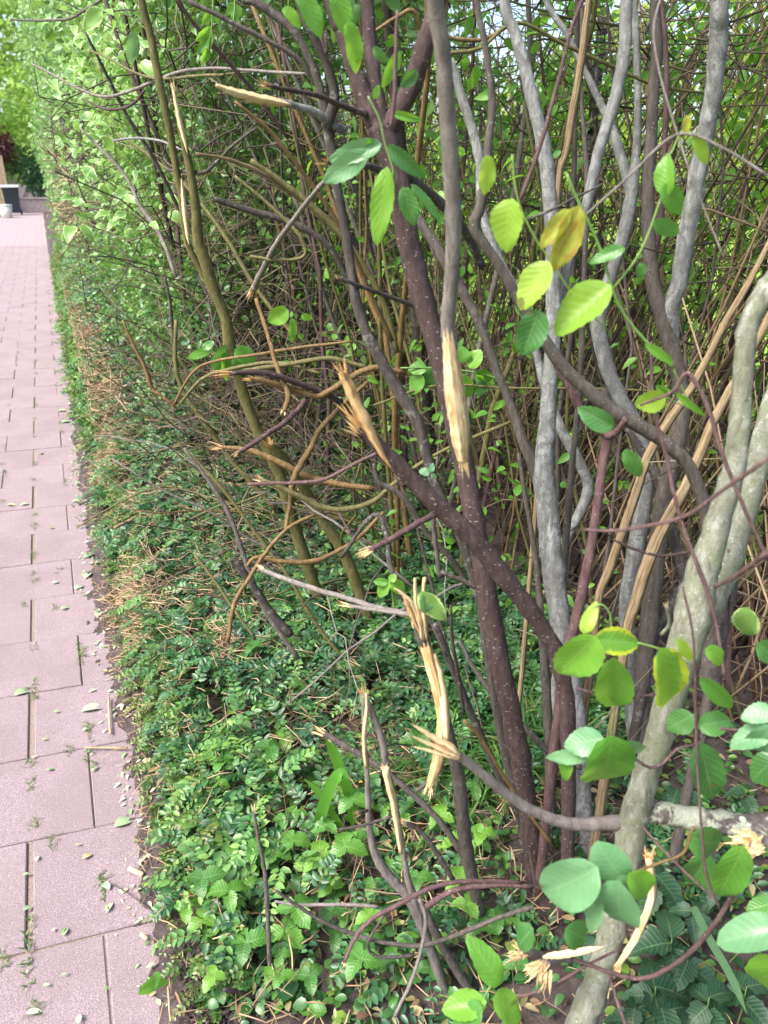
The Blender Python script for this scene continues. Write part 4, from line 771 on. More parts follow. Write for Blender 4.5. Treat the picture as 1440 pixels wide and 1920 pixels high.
# ------------------------------------------------------------------ STEM TANGLE behind (individual stems, then fine twigs)
def rnd_stem(x, y, h, lean, r0, S=9, curve=.12, z0=-.03):
    t = np.linspace(0, 1, S); a = R.uniform(0, 6.28); b = R.uniform(0, 6.28)
    dx, dy = math.cos(a)*lean, math.sin(a)*lean
    P_ = np.stack([x+dx*t*h+curve*h*np.sin(t*3.1+b)*math.cos(b)*t, y+dy*t*h+curve*h*np.sin(t*2.6+a)*math.sin(b)*t, z0+t*h], -1)
    P_ += np.random.RandomState(R.randint(0, 99999)).randn(S, 3)*.012*np.minimum(1, t[:, None]*4)
    return P_, r0*(1-.55*t)
bmats = ['bark_brown', 'bark_dark', 'bark_olive', 'bark_taupe', 'bark_ochre', 'bark_purple', 'bark_olive', 'bark_brown']
NSTEM = 0
for i in range(210):
    y = 1.5+7.5*R.random()**1.15; x = R.uniform(.85, 2.0) if y > 2.2 else R.uniform(1.35, 2.0)
    if x < 1.0 and y < 2.8: x += .35
    P_, r_ = rnd_stem(x, y, R.uniform(1.3, 2.5), R.uniform(.05, .32), R.choice([.004, .005, .006, .0075, .0095, .012])*(1+.05*y))
    V, lo, to, uv, rr = tubes(P_[None], r_[None], 6, np.array([R.random()]))
    bm = R.choice(bmats); o = add_obj('bush_stem', mesh_np('bush_stem', V, lo, to, uv, rr), M[bm], None, (x, y, 0))
    where = 'far left behind the olive stems' if y > 5 else 'in mid thicket left of the speckled trunk' if y > 3 else 'behind the right grey trunks' if y < 2.2 else 'behind the speckled trunk'
    cw = {'bark_brown': 'grey brown', 'bark_dark': 'dark', 'bark_olive': 'olive', 'bark_taupe': 'pale taupe', 'bark_ochre': 'ochre', 'bark_purple': 'purplish'}[bm]
    lean_ = P_[-1, 0]*cy-P_[-1, 1]*sy-(P_[0, 0]*cy-P_[0, 1]*sy); where += ', leaning left' if lean_ < -.08 else ', leaning right' if lean_ > .08 else ', upright'; where += ', fenceward' if 0 else ', near the fence' if x > 1.75 and 'mid' not in where else ''
    tag(o, ('sturdy ' if r_[0] > .0115 else 'thin ')+cw+' stem '+where, 'stem', 'bare stems filling the thicket'); NSTEM += 1
for i in range(170):
    y = R.uniform(1.7, 4.8); x = R.uniform(.50, 1.15)+.03*(y-2); L_ = R.uniform(.35, .95); a_ = R.uniform(2.2, 4.6)
    t_ = np.linspace(0, 1, 8); sag = R.uniform(-.5, .3); P_ = np.stack([x+math.cos(a_)*t_*L_*.75, y+math.sin(a_)*t_*L_*.6, R.uniform(.0, .55)+t_*L_*R.uniform(-.05, .85)+sag*t_**2*L_], -1)
    P_ += np.random.RandomState(i).randn(8, 3)*.009; P_[:, 2] = np.maximum(P_[:, 2], .02)
    V = tubes(P_[None], (R.choice([.0024, .003, .004, .005])*(1-.45*t_))[None], 6, np.array([R.random()])); bm = R.choice(['bark_ochre', 'bark_olive', 'bark_brown', 'bark_purple', 'bark_taupe', 'bark_olive'])
    o = add_obj('bare_shoot', mesh_np('bare_shoot', *V), M[bm], None, (x, y, 0))
    tag(o, {'bark_ochre': 'ochre', 'bark_olive': 'olive', 'bark_brown': 'grey brown', 'bark_purple': 'purplish', 'bark_taupe': 'pale taupe'}[bm]+(' long' if L_ > .7 else ' short' if L_ < .5 else '')+' shoot sprawling '+('low over the small leaves' if P_[:, 2].mean() < .3 else 'at mid height')+(' beyond the olive stems' if y > 3 else ' near the olive stems')+(', rising steeply' if P_[-1, 2]-P_[0, 2] > .35 else ', drooping' if P_[-1, 2] < P_[0, 2] else ''), 'shoot', 'bare shoots sprawling across the middle')
def twig_batch(n, xr, yr, zr, L, r, S=5, wig=.09, vert=.35, k=4, yexp=1.2):
    x = NR.uniform(*xr, n); y = yr[0]+(yr[1]-yr[0])*NR.rand(n)**yexp; z = NR.uniform(*zr, n)
    d = NR.randn(n, 3); d[:, 2] = d[:, 2]*vert*1.6+vert; d = norm(d); LL = L*NR.uniform(.4, 1.4, n); t = np.linspace(0, 1, S)
    bend = NR.randn(n, 3)*.35
    P_ = np.stack([x, y, z], -1)[:, None]+d[:, None]*t[None, :, None]*LL[:, None, None]+bend[:, None]*(t**2)[None, :, None]*LL[:, None, None]+NR.randn(n, S, 3)*LL[:, None, None]*wig*.3
    P_[:, :, 2] = np.maximum(P_[:, :, 2], .03); P_[:, :, 0] = np.maximum(P_[:, :, 0], .05+.03*NR.rand(n)[:, None])
    rad = (r*NR.uniform(.5, 1.6, n))[:, None]*(1-.6*t)[None]
    return tubes(P_, rad, k)
tb = [twig_batch(2300, (1.0, 2.05), (2.3, 8.0), (.12, 2.2), .5, .0024),
      twig_batch(1150, (1.45, 2.1), (.7, 2.6), (.1, 2.1), .5, .0022),
      twig_batch(500, (.5, 1.1), (3.0, 7.5), (.2, 1.6), .5, .0026)]
a = add_obj('twig_tangle', mesh_np('twig_tangle', *merge(tb)), M['twigs']); tag(a, 'dense tangle of fine bare twigs in the thicket', 'twigs', kind='stuff')
tb = [twig_batch(700, (.30, 1.15), (2.1, 4.8), (.08, .9), .42, .0016, S=7, wig=.12, k=4, vert=.5, yexp=1.0), twig_batch(500, (.3, 1.1), (1.0, 2.6), (.02, .18), .2, .0011, S=5, wig=.12, k=4, vert=.1, yexp=1.0)]
a = add_obj('dead_twigs', mesh_np('dead_twigs', *merge(tb)), M['twigs']); tag(a, 'thin dead twigs sprawling over the small leaves', 'twigs', kind='stuff')
nc = 230; x = NR.uniform(1.5, 2.02, nc); y = NR.uniform(.7, 4.2, nc); t_ = np.linspace(0, 1, 6); LL = NR.uniform(1.0, 2.1, nc); sx = NR.uniform(-.12, .12, nc); sy_ = NR.choice([-1, 1], nc, p=[.7, .3])*NR.uniform(.15, .75, nc)
Pn = np.stack([x[:, None]+sx[:, None]*t_*LL[:, None], y[:, None]+sy_[:, None]*t_*LL[:, None], .02+t_*LL[:, None]], -1)+NR.randn(nc, 6, 3)*.012
tb = [tubes(Pn, (NR.uniform(.0018, .0055, nc))[:, None]*(1-.5*t_)[None], 5)]
a = add_obj('dry_canes', mesh_np('dry_canes', *merge(tb)), M['straw']); V2 = Pn[::2]+np.array([.03, .3, .0]); a2 = add_obj('dark_canes', mesh_np('dark_canes', *tubes(V2, NR.uniform(.003, .009, len(V2))[:, None]*(1-.4*t_)[None], 6)), M['twigs']); tag(a2, 'brown canes leaning against the wire fence', 'canes', kind='stuff')
tag(a, 'straw coloured dry climbing canes leaning against the wire fence', 'canes', kind='stuff')
tb = [twig_batch(420, (.45, .95), (2.7, 4.6), (.35, 2.1), .5, .0028, S=7, wig=.14, k=5), twig_batch(900, (.22, .6), (5.5, 13), (.4, 2.0), .28, .005, k=4, yexp=1.0), twig_batch(300, (.18, .4), (4.4, 8), (.1, .7), .16, .003, k=4)]
a = add_obj('hedge_twigs', mesh_np('hedge_twigs', *merge(tb)), M['twigs']); tag(a, 'bare brown twigs exposed on the cut face of the hedge', 'twigs', kind='stuff')
tb = [twig_batch(1200, (.10, .26), (4.2, 8.5), (.10, .50), .15, .0030, k=4, vert=.15), twig_batch(110, (.2, .4), (8, 12), (.9, 1.7), .25, .007, k=4, vert=.5)]
a = add_obj('dead_hedge_twigs', mesh_np('dead_hedge_twigs', *merge(tb)), M['straw']); tag(a, 'patch of dead orange brown twigs low on the hedge face', 'twigs', kind='stuff')

# ------------------------------------------------------------------ FENCE
FX = 2.08
fence = empty('wire_fence', (FX, 4, 0), 'dark chain link fence running behind the thicket with bright garden beyond', 'fence')
def chain(y0, y1, z1, pitch=.05, r=.0014):
    out = []; S = int(z1/pitch*2)+1; n = int((y1-y0)/pitch)
    z = np.arange(S)*pitch*.5*2/2
    tri = (np.arange(S) % 2)
    Ps = []
    for i in range(n):
        for sgn in (1, -1):
            yy = y0+i*pitch+sgn*(tri-.5)*pitch*.5*2*.5+ (pitch*.25 if sgn > 0 else -.0)
            Ps.append(np.stack([FX+sgn*.001+(tri-.5)*.002*sgn, y0+i*pitch+sgn*(tri-.5)*pitch*.5, z*.5*2*.5+.02], -1))
    return np.array(Ps)
def diag(y0, y1, z0, z1, pitch=.052, r=.0016):
    Ps = []; H_ = z1-z0
    for sgn in (1, -1):
        k = np.arange(y0-H_, y1+H_, pitch)
        for y in k:
            a = y if sgn > 0 else y; ya, yb = y, y+sgn*H_; za, zb = z0, z1
            # clip to span
            if sgn > 0:
                t0 = max(0, (y0-ya)/H_); t1 = min(1, (y1-ya)/H_)
            else:
                t0 = max(0, (ya-y1)/H_); t1 = min(1, (ya-y0)/H_)
            if t1 <= t0+.02: continue
            Ps.append(np.array([[FX+sgn*r*.9, ya+sgn*H_*t0, z0+H_*t0], [FX+sgn*r*.9, ya+sgn*H_*t1, z0+H_*t1]]))
    return np.array(Ps)
Pd = diag(-.5, 14, .04, 2.0); V = tubes(Pd, np.full((len(Pd), 2), .0021), 4)
o = add_obj('wire_mesh', mesh_np('wire_mesh', *V), M['wire'], fence); o['kind'] = 'stuff'
for zz in (.05, 1.0, 1.99):
    tube_obj('tension_wire', [(FX, -.5, zz), (FX, 14, zz)], [.002, .002], M['wire'], fence, 5, 4, 0)
for yy in (.4, 2.9, 5.4, 7.9, 10.4, 12.9):
    tube_obj('fence_post', [(FX+.03, yy, -.05), (FX+.03, yy, 2.05)], [.02, .02], M['wire'], fence, 10, 3, 0)

# ------------------------------------------------------------------ FOLIAGE MASSES
def leaf_cloud(n, centers, L, asp=.55, up=.5, rr=(0, 1), tmpl=T_MED, shell=.55):
    """centers: (x,y,z,rx,ry,rz) lobes; leaves spread through each lobe, more towards its skin, with gaps"""
    C = np.array(centers, float); vol = C[:, 3]*C[:, 4]+C[:, 4]*C[:, 5]+C[:, 3]*C[:, 5]; pr = vol/vol.sum()
    i = NR.choice(len(C), n, p=pr); u = norm(NR.randn(n, 3)); rad = (shell+(1-shell)*NR.rand(n))*NR.uniform(.8, 1.12, n)
    pos = C[i, :3]+u*C[i, 3:6]*rad[:, None]
    # clumps: pull towards nearest of random twig tips
    az = norm(u+NR.randn(n, 3)*.8+np.array([0, 0, -.15])); nr = np.array([0, 0, 1.])*up+u*.5+NR.randn(n, 3)*.5
    LL = L*NR.uniform(.55, 1.2, n); clump = (np.sin(pos[:, 0]*7+i)+np.sin(pos[:, 1]*5.3)+np.sin(pos[:, 2]*6.1))/6+.5
    rn = np.clip(rr[0]+(rr[1]-rr[0])*(.55*NR.rand(n)+.45*clump), 0, 1)
    return leaves(tmpl, pos, az, nr, LL, LL*asp, rn)
def lobes(n, xr, yr, zr, r, ry=None):
    return [(R.uniform(*xr), R.uniform(*yr), R.uniform(*zr), R.uniform(*r), R.uniform(*(ry or r)), R.uniform(*r)) for _ in range(n)]
def shrubmass(name, label, cat, mat, n, lb, L, loc, **k):
    t = empty(name, loc, label, cat); o = add_obj('crown', mesh_np('crown', *leaf_cloud(n, lb, L, **k)), M[mat], t)
    for q in range(3):
        l = lb[R.randrange(len(lb))]; tube_obj('stem', [(loc[0]+R.uniform(-.1, .1), loc[1]+R.uniform(-.2, .2), -.03), ((loc[0]+l[0])/2, (loc[1]+l[1])/2, l[2]*.5), (l[0], l[1], l[2])], [.03, .02, .01], M['bark_brown'], t, 6, 6)
    return t
# variegated shrub: near leaves as parts, the rest as one mass
VS = empty('variegated_shrub', (.75, 4.6, 0), 'tall shrub with cream edged pale green leaves leaning over the path at the upper left', 'shrub')
tv = leaf_template([0, .1, .25, .42, .6, .78, .92, 1], [0, .26, .46, .5, .42, .25, .09, 0], 2, .22, .4, 0, .05)
for q in range(8):
    tube_obj('stem', [(.75+R.uniform(-.2, .2), 4.6+R.uniform(-.8, .8), -.03), (.7+R.uniform(-.2, .2), 4.4+R.uniform(-.8, .8), 1.0), (.5+R.uniform(-.15, .3), 4.2+R.uniform(-1, 1), 2.2), (.4+R.uniform(-.2, .4), 4.2+R.uniform(-1.2, 1.2), 2.9)], [.014, .011, .008, .004], M['bark_red'], VS, 6, 12, seed=q)
nn = 290
px = NR.uniform(70, 330, nn); py = NR.uniform(-10, 430, nn)
vl = leaf_template([0, .1, .25, .42, .6, .78, .92, 1], [0, .26, .46, .5, .42, .25, .09, 0], 1, .22, .4, 0, .05)
for i in range(nn):
    lim = 70+ (py[i]/430.)*60
    if px[i] < lim: px[i] = lim+R.uniform(0, 180)
    if px[i] > 240 and R.random() < .5: continue
    c = at(px[i], py[i], R.uniform(2.6, 4.6)); az = R.uniform(0, 6.28)
    ax = np.array([[math.cos(az)-.5, math.sin(az)-.4, R.uniform(-.7, .2)]]); nr_ = np.array([[R.uniform(-.6, .2), R.uniform(-.9, .1), R.uniform(.3, 1)]])
    L_ = np.array([R.uniform(.03, .078)])
    add_obj('leaf', mesh_np('leaf', *leaves(vl, c[None], ax, nr_, L_, L_*R.uniform(.48, .62), np.array([R.random()]))), M['variegated'], VS)
o = add_obj('leaf_mass', mesh_np('leaf_mass', *leaf_cloud(11000, [(.62, 4.6, 2.0, .42, 1.2, 1.0), (.7, 6.2, 1.9, .5, 1.2, 1.0), (.85, 5.0, 1.2, .45, 1.5, .5), (.75, 5.2, 2.9, .6, 1.6, .6), (.62, 4.4, .9, .3, .9, .4)], .05, rr=(0, 1), shell=.3)), M['variegated'], VS); o['kind'] = 'stuff'
o = add_obj('plain_leaf_mass', mesh_np('plain_leaf_mass', *leaf_cloud(24000, [(.85, 3.9, 2.2, .45, 1.0, .7), (.9, 4.6, 1.8, .5, 1.4, .9), (.95, 5.6, 1.5, .6, 1.3, .8), (.72, 3.4, 2.2, .35, .6, .45), (1.1, 3.3, 2.25, .35, .7, .4), (1.4, 3.4, 2.3, .4, .8, .35), (.7, 4.6, 1.1, .3, 1.0, .4), (.5, 4.2, .9, .25, 1.2, .35), (.45, 5.2, .9, .25, 1.2, .45)], .036, rr=(0, 1), shell=.35)), M['hedge'], VS); o['kind'] = 'stuff'

shrubmass('hedge_section', 'mid height leafy hedge beside the path beyond the variegated shrub', 'hedge', 'hedge_overexposed', 19000, lobes(10, (.60, .75), (7.5, 13), (.3, 1.0), (.4, .6))+lobes(14, (.65, 1.1), (7.5, 13), (1.2, 3.6), (.4, .65)), .06, (.9, 9.5, 0))
shrubmass('hedge_section', 'dense leafy hedge overhanging the far end of the path', 'hedge', 'hedge_overexposed', 17000, lobes(14, (.62, .8), (13, 24), (.3, 1.6), (.5, .65), (.9, 1.3))+lobes(20, (.7, 1.6), (13, 24), (2.0, 5.2), (.6, .95)), .11, (1.3, 17, 0))
shrubmass('hedge_bank', 'small leaved hedge face behind the clipped edging at mid distance', 'hedge', 'hedge_overexposed', 21000, [(.58, 5.6, .55, .36, 1.0, .45), (.50, 7.4, .6, .36, 1.2, .55), (.9, 5.0, .7, .35, .9, .5), (.50, 9.2, .7, .36, 1.2, .7), (1.1, 7, 1.0, .5, 1.6, .8), (.58, 6.8, 1.3, .36, 1.0, .6), (.52, 11.2, .8, .38, 1.3, .8), (.52, 8.8, 1.6, .36, 1.2, .7), (.62, 4.6, .45, .3, .7, .3)], .036, (.6, 7.5, 0), shell=.5)
shrubmass('hedge_section', 'farthest stretch of green hedge right of the rubbish bin', 'hedge', 'hedge_overexposed', 11000, lobes(26, (.75, 1.5), (24, 36), (.4, 5.5), (.7, 1.0), (1.2, 1.8)), .16, (1.5, 30, 0))
shrubmass('tree', 'lime green tree crown above the far end of the path', 'tree', 'lime', 6500, lobes(18, (-5.5, .6), (38, 43), (2.6, 6.0), (1.0, 1.7)), .26, (-1.5, 41, 0))
shrubmass('tree', 'tall tree, leaf colour lightened for haze, filling the top left corner', 'tree', 'lime', 15000, lobes(34, (-12, 4), (46, 60), (2, 13), (2.0, 3.6)), .5, (-1, 50, 0))  # far haze put into the leaf colour, the tree itself being darker
shrubmass('shrub', 'plum leaved shrub above the bin', 'shrub', 'plum', 1200, lobes(4, (-2.6, -1.2), (37.5, 39), (2.2, 2.9), (.5, .8)), .16, (-1.9, 38.4, 0))
shrubmass('shrub', 'dark green bush behind the low wall at the path end', 'shrub', 'hedge_dark', 2500, lobes(6, (-1.2, 1.2), (38, 40), (.9, 2.2), (.6, .9)), .16, (-.1, 39, 0))
# garden beyond the fence
for i, (yc, lab) in enumerate([(1.6, 'sunlit yellow green bush beyond the fence at the right edge'), (4.2, 'sunlit yellow green bush beyond the fence behind the grey trunks'), (8.0, 'loose yellow green bush beyond the fence behind the thicket')]):
    shrubmass('garden_bush', lab, 'bush', 'yellowgreen', 5200, lobes(11, (2.6, 4.0), (yc-1.4, yc+1.8), (.5, 2.3), (.3, .6)), .06, (3.3, yc, 0), up=.2)
shrubmass('garden_bush', 'tall leafy screen at the back of the garden', 'bush', 'yellowgreen', 12000, lobes(26, (6.5, 9), (-3, 22), (.6, 2.6), (.8, 1.4)), .12, (7.5, 8, 0))
for i, yc in enumerate((.9, 2.6, 4.6, 7.0)):
    shrubmass('climber', ['climbing green leaves on the fence at the right edge', 'climbing green leaves on the fence behind the V shaped trunks', 'climbing green leaves on the fence behind the speckled trunk', 'climbing green leaves on the fence at the far left of the thicket'][i], 'climber', 'leaf_bright', 2600, lobes(9, (1.85, 2.3), (yc-.8, yc+.9), (.5, 2.3), (.14, .35)), .048, (2.1, yc, 0), up=.2)
# crown of leaves above the trunks (mostly over the frame) shading the thicket
CR = shrubmass('shrub', 'leafy tops of the shrubs over the thicket, seen along the upper edge', 'shrub', 'hedge', 16000, lobes(34, (.55, 2.3), (.6, 6.5), (2.25, 3.0), (.25, .5)), .06, (1.5, 3, 0))
# loose leaves inside the thicket
n = 15000; x = NR.uniform(.8, 2.0, n); y = 1.6+5.5*NR.rand(n); z = NR.uniform(.15, 2.2, n)**1.0
k = NR.rand(n) < np.clip(.25+.75*np.abs(np.sin(x*5)*np.sin(y*3.1)*np.cos(z*4)), 0, 1); x, y, z = x[k], y[k], z[k]; n = len(x)
a = leaves_obj('thicket_leaves', T_MED, np.stack([x, y, z], -1), NR.randn(n, 3)+[0, 0, -.2], NR.randn(n, 3)*.6+[-.2, -.4, .8], NR.uniform(.02, .05, n), NR.uniform(.012, .026, n), NR.rand(n), mat=M['leaf_bright'])
tag(a, 'scattered green leaves hanging among the thin stems of the thicket', 'leaves', kind='stuff')
# ------------------------------------------------------------------ FOREGROUND LEAVES
def bigleaf_t(seed, shape='oval', curl=.3):
    rs = np.random.RandomState(seed); us = np.linspace(0, 1, 15)
    if shape == 'oval': hw = .5*np.sin(math.pi*us**.85)**.62
    elif shape == 'round': hw = .5*np.sin(math.pi*us**.95)**.5
    elif shape == 'lance': hw = .5*np.sin(math.pi*us**.8)**.9
    else: hw = .5*np.sin(math.pi*us**.7)**.8
    hw[0] = hw[-1] = 0
    return leaf_template(list(us), list(hw), 3, .16*rs.uniform(.2, 1.8), curl*rs.uniform(.2, 1.3), .035 if shape != 'round' else .008, .03, seed)
def leaf_px(parent, b, t, w, d, mat, d2=None, shape='oval', tilt=None, curl=.3, stalk=True, name='leaf'):
    SEED[0] += 1; rs = random.Random(SEED[0]); d2 = d if d2 is None else d2
    B = at(b[0], b[1], d); T = at(t[0], t[1], d2); ax = T-B; L = np.linalg.norm(ax); ax = ax/L
    cam_v = norm(np.array([0, 0, CAMH])-B); tl = rs.uniform(-.55, .55) if tilt is None else tilt
    nr = cam_v*math.cos(tl)+np.cross(ax, cam_v)*math.sin(tl)
    if nr[2] < -.2: pass
    wd = w*zdepth(B)/FPX/max(.55, math.cos(tl))
    V = leaves(bigleaf_t(SEED[0], shape, curl), B[None], ax[None], nr[None], np.array([L]), np.array([wd]), np.array([rs.random()]))
    o = add_obj(name, mesh_np(name, *V), M[mat], parent)
    return o
def stalk_px(parent, pts, d, w=4, mat='stalk', d2=None, name='stalk'):
    P_, Rr = trace([(p[0], p[1], w) for p in pts], d, d2); SEED[0] += 1
    return tube_obj(name, P_, Rr, M[mat], parent, 6, 4*len(P_), .04, seed=SEED[0])
# on the speckled tree
c = T1
stalk_px(c, [(690, 180), (712, 225), (722, 270), (735, 310), (738, 330)], 1.05, 4)
stalk_px(c, [(610, 62), (612, 100), (600, 60)], 1.2, 7, 'bark_red')
for b, t, w_, m in [((716, 270), (612, 300), 38, 'leaf_blue'), ((690, 284), (604, 344), 44, 'leaf_blue'), ((726, 272), (797, 336), 30, 'leaf_mid'), ((726, 312), (704, 462), 44, 'leaf_bright'), ((755, 350), (779, 424), 36, 'leaf_mid'), ((770, 345), (827, 412), 17, 'leaf_mid'), ((735, 212), (792, 226), 16, 'leaf_bright'),
                    ((652, 40), (678, 132), 34, 'leaf_bright'), ((630, -25), (652, 70), 40, 'leaf_bright'), ((560, -20), (606, 66), 38, 'leaf_bright'), ((530, 15), (566, 48), 22, 'leaf_bright'), ((748, 95), (722, 166), 24, 'leaf_bright'), ((782, 132), (752, 165), 24, 'leaf_mid'), ((700, 88), (727, 120), 18, 'leaf_mid'), ((708, 262), (690, 290), 30, 'leaf_bright'), ((700, 185), (712, 160), 14, 'leaf_bright')]:
    leaf_px(c, b, t, w_, 1.08, m)
# hanging leafy twig, upper right
HT = empty('leafy_twig', tuple(at(1098, 345, .95)), 'green twig with yellowing and browned leaves hanging before the pale grey trunk', 'twig')
stalk_px(HT, [(1062, 325), (1085, 380), (1110, 430), (1130, 480), (1155, 560), (1185, 610), (1230, 660), (1262, 690)], .88, 6)
stalk_px(HT, [(1150, 540), (1190, 490), (1215, 440), (1240, 370)], .88, 5)
stalk_px(HT, [(960, 290), (970, 370), (1000, 440), (1040, 500), (1080, 560), (1140, 620)], .9, 4)
stalk_px(HT, [(1262, 690), (1290, 760), (1240, 740)], .88, 3)
stalk_px(HT, [(1305, 255), (1280, 245), (1262, 280), (1250, 300)], .9, 4)
for b, t, w_, m in [((914, 290), (912, 366), 32, 'leaf_yellow'), ((962, 372), (934, 472), 62, 'leaf_yellow'), ((1030, 490), (972, 580), 56, 'leaf_yellow'), ((1146, 535), (1036, 622), 70, 'leaf_yellow'), ((1085, 385), (1040, 512), 50, 'leaf_sick'), ((1068, 392), (1012, 466), 34, 'leaf_sick'), ((1012, 580), (980, 668), 60, 'leaf_mid'),
                    ((1252, 366), (1240, 292), 38, 'leaf_bright'), ((1244, 346), (1282, 402), 38, 'leaf_bright'), ((1228, 412), (1272, 446), 32, 'leaf_mid'), ((1204, 493), (1200, 522), 20, 'leaf_mid'), ((1302, 252), (1328, 310), 24, 'leaf_yellow'), ((1172, 465), (1106, 487), 26, 'leaf_mid'), ((1210, 645), (1266, 684), 18, 'leaf_bright'), ((1248, 742), (1194, 764), 42, 'leaf_yellow'), ((1268, 736), (1322, 782), 14, 'leaf_bright'), ((1150, 802), (1086, 768), 42, 'leaf_mid'), ((1172, 842), (1204, 902), 32, 'leaf_mid'), ((1230, 722), (1262, 742), 14, 'leaf_bright'), ((1290, 215), (1285, 255), 16, 'leaf_sick')]:
    leaf_px(HT, b, t, w_, .87, m)
# clusters on the front right trunk
c = FT
stalk_px(c, [(1080, 1290), (1130, 1305), (1165, 1310), (1240, 1300)], .78, 5, 'bark_purple')
stalk_px(c, [(1145, 1380), (1150, 1340), (1160, 1310)], .78, 4)
stalk_px(c, [(1150, 1385), (1220, 1440), (1270, 1405), (1310, 1385), (1302, 1300)], .78, 6, 'bark_purple')
stalk_px(c, [(1100, 1190), (1108, 1150), (1125, 1133), (1143, 1150), (1147, 1195)], .74, 4)
stalk_px(c, [(1195, 1205), (1240, 1218), (1290, 1245)], .74, 4)
stalk_px(c, [(1180, 1640), (1230, 1620), (1280, 1600), (1300, 1550)], .66, 6, 'bark_ochre')
stalk_px(c, [(1440, 1355), (1390, 1368), (1350, 1366)], .7, 6, 'bark_purple')
for b, t, w_, m, sh, d in [((1118, 1192), (1048, 1272), 80, 'leaf_bright', 'oval', .72), ((1112, 1202), (1206, 1204), 54, 'leaf_edge', 'oval', .73), ((1150, 1232), (1152, 1358), 72, 'leaf_bright', 'oval', .76), ((1238, 1214), (1282, 1348), 72, 'leaf_edge', 'oval', .72), ((1270, 1196), (1302, 1246), 22, 'leaf_yellow', 'lance', .72), ((1322, 1216), (1378, 1246), 34, 'leaf_bright', 'oval', .74), ((1312, 1270), (1382, 1336), 34, 'leaf_bright', 'lance', .74), ((1300, 1340), (1250, 1370), 48, 'leaf_mid', 'oval', .77), ((1308, 1362), (1378, 1350), 46, 'leaf_mid', 'oval', .76), ((1094, 1188), (1112, 1138), 28, 'leaf_yellow', 'lance', .73),
                           ((1146, 1378), (1144, 1534), 100, 'leaf_bright', 'oval', .74), ((1132, 1384), (1058, 1400), 54, 'leaf_blue', 'oval', .75), ((1122, 1408), (1026, 1432), 30, 'leaf_blue', 'lance', .75), ((1070, 1415), (1040, 1472), 30, 'leaf_bright', 'oval', .76), ((1160, 1392), (1218, 1432), 40, 'leaf_blue', 'oval', .75), ((1312, 1392), (1344, 1514), 64, 'leaf_mid', 'oval', .76),
                           ((1452, 1330), (1384, 1346), 44, 'leaf_blue', 'round', .68), ((1452, 1365), (1358, 1398), 52, 'leaf_blue', 'round', .68), ((1450, 1360), (1400, 1434), 60, 'leaf_blue', 'round', .67), ((1460, 1420), (1400, 1460), 50, 'leaf_mid', 'oval', .74),
                           ((1122, 1626), (992, 1706), 108, 'leaf_blue', 'round', .58), ((1168, 1648), (1118, 1592), 76, 'leaf_blue', 'round', .60), ((1162, 1652), (1150, 1784), 98, 'leaf_blue', 'round', .57), ((1178, 1636), (1238, 1690), 64, 'leaf_bright', 'round', .59), ((1166, 1640), (1202, 1722), 62, 'leaf_blue', 'round', .59), ((1132, 1690), (1084, 1752), 38, 'leaf_blue', 'oval', .58), ((1060, 1740), (1120, 1776), 56, 'leaf_mid', 'oval', .66),
                           ((1468, 1740), (1338, 1756), 74, 'leaf_blue', 'round', .62), ((1445, 1790), (1432, 1900), 70, 'leaf_bright', 'oval', .62), ((1395, 1585), (1345, 1705), 62, 'leaf_bright', 'oval', .68), ((1290, 1568), (1385, 1606), 62, 'leaf_mid', 'oval', .76), ((1460, 1690), (1400, 1710), 38, 'leaf_mid', 'oval', .66), ((1330, 1600), (1290, 1680), 60, 'leaf_mid', 'oval', .8),
                           ((938, 1846), (902, 1782), 50, 'leaf_bright', 'oval', .74), ((912, 1880), (826, 1892), 52, 'leaf_bright', 'oval', .73), ((905, 1888), (838, 1928), 54, 'leaf_bright', 'oval', .72), ((924, 1872), (986, 1908), 56, 'leaf_bright', 'oval', .73), ((1000, 1740), (960, 1778), 44, 'leaf_mid', 'oval', .74), ((1402, 1138), (1394, 1204), 50, 'variegated', 'oval', .92), ((1420, 1205), (1460, 1240), 44, 'leaf_mid', 'oval', .85)]:
    b_, t_e = b, t
    if sh == 'round': t_e = (b[0]+(t[0]-b[0])*.9, b[1]+(t[1]-b[1])*.9); w_ = w_*.88
    leaf_px(c, b_, t_e, w_, d, m, shape='oval' if w_ < 60 else sh, curl=.42)
stalk_px(c, [(990, 1945), (915, 1878), (922, 1845)], .74, 5)
# leaves on stump and stems
WL = empty('leafy_twig', tuple(at(815, 1180, 1.0)), 'pale wilted cream edged leaf hanging beside the splintered stump', 'twig')
leaf_px(WL, (790, 1108), (832, 1168), 40, 1.0, 'variegated'); leaf_px(WL, (795, 1112), (800, 1152), 26, 1.0, 'leaf_blue'); stalk_px(WL, [(790, 1108), (800, 1150), (838, 1230)], 1.03, 5, 'bark_brown')
WL = empty('leafy_twig', tuple(at(735, 1100, 1.3)), 'small bright leaf pair above the splintered stump', 'twig')
stalk_px(WL, [(740, 1150), (735, 1110), (730, 1090)], 1.3, 4)
for b, t, w_ in [((730, 1092), (705, 1120), 24), ((730, 1090), (765, 1112), 26), ((730, 1090), (742, 1078), 16), ((728, 1092), (700, 1090), 16)]: leaf_px(WL, b, t, w_, 1.3, 'leaf_bright')
WL = empty('leafy_twig', tuple(at(790, 885, 1.25)), 'tiny pale shoot sprouting above the diagonal snapped stem', 'twig')
for b, t, w_ in [((806, 886), (786, 882), 16), ((806, 886), (812, 870), 12), ((808, 890), (820, 895), 10)]: leaf_px(WL, b, t, w_, 1.1, 'leaf_blue')
WL = empty('leafy_twig', tuple(at(430, 660, 2.15)), 'bright leaf cluster at the knot of the snapped olive stem', 'twig')
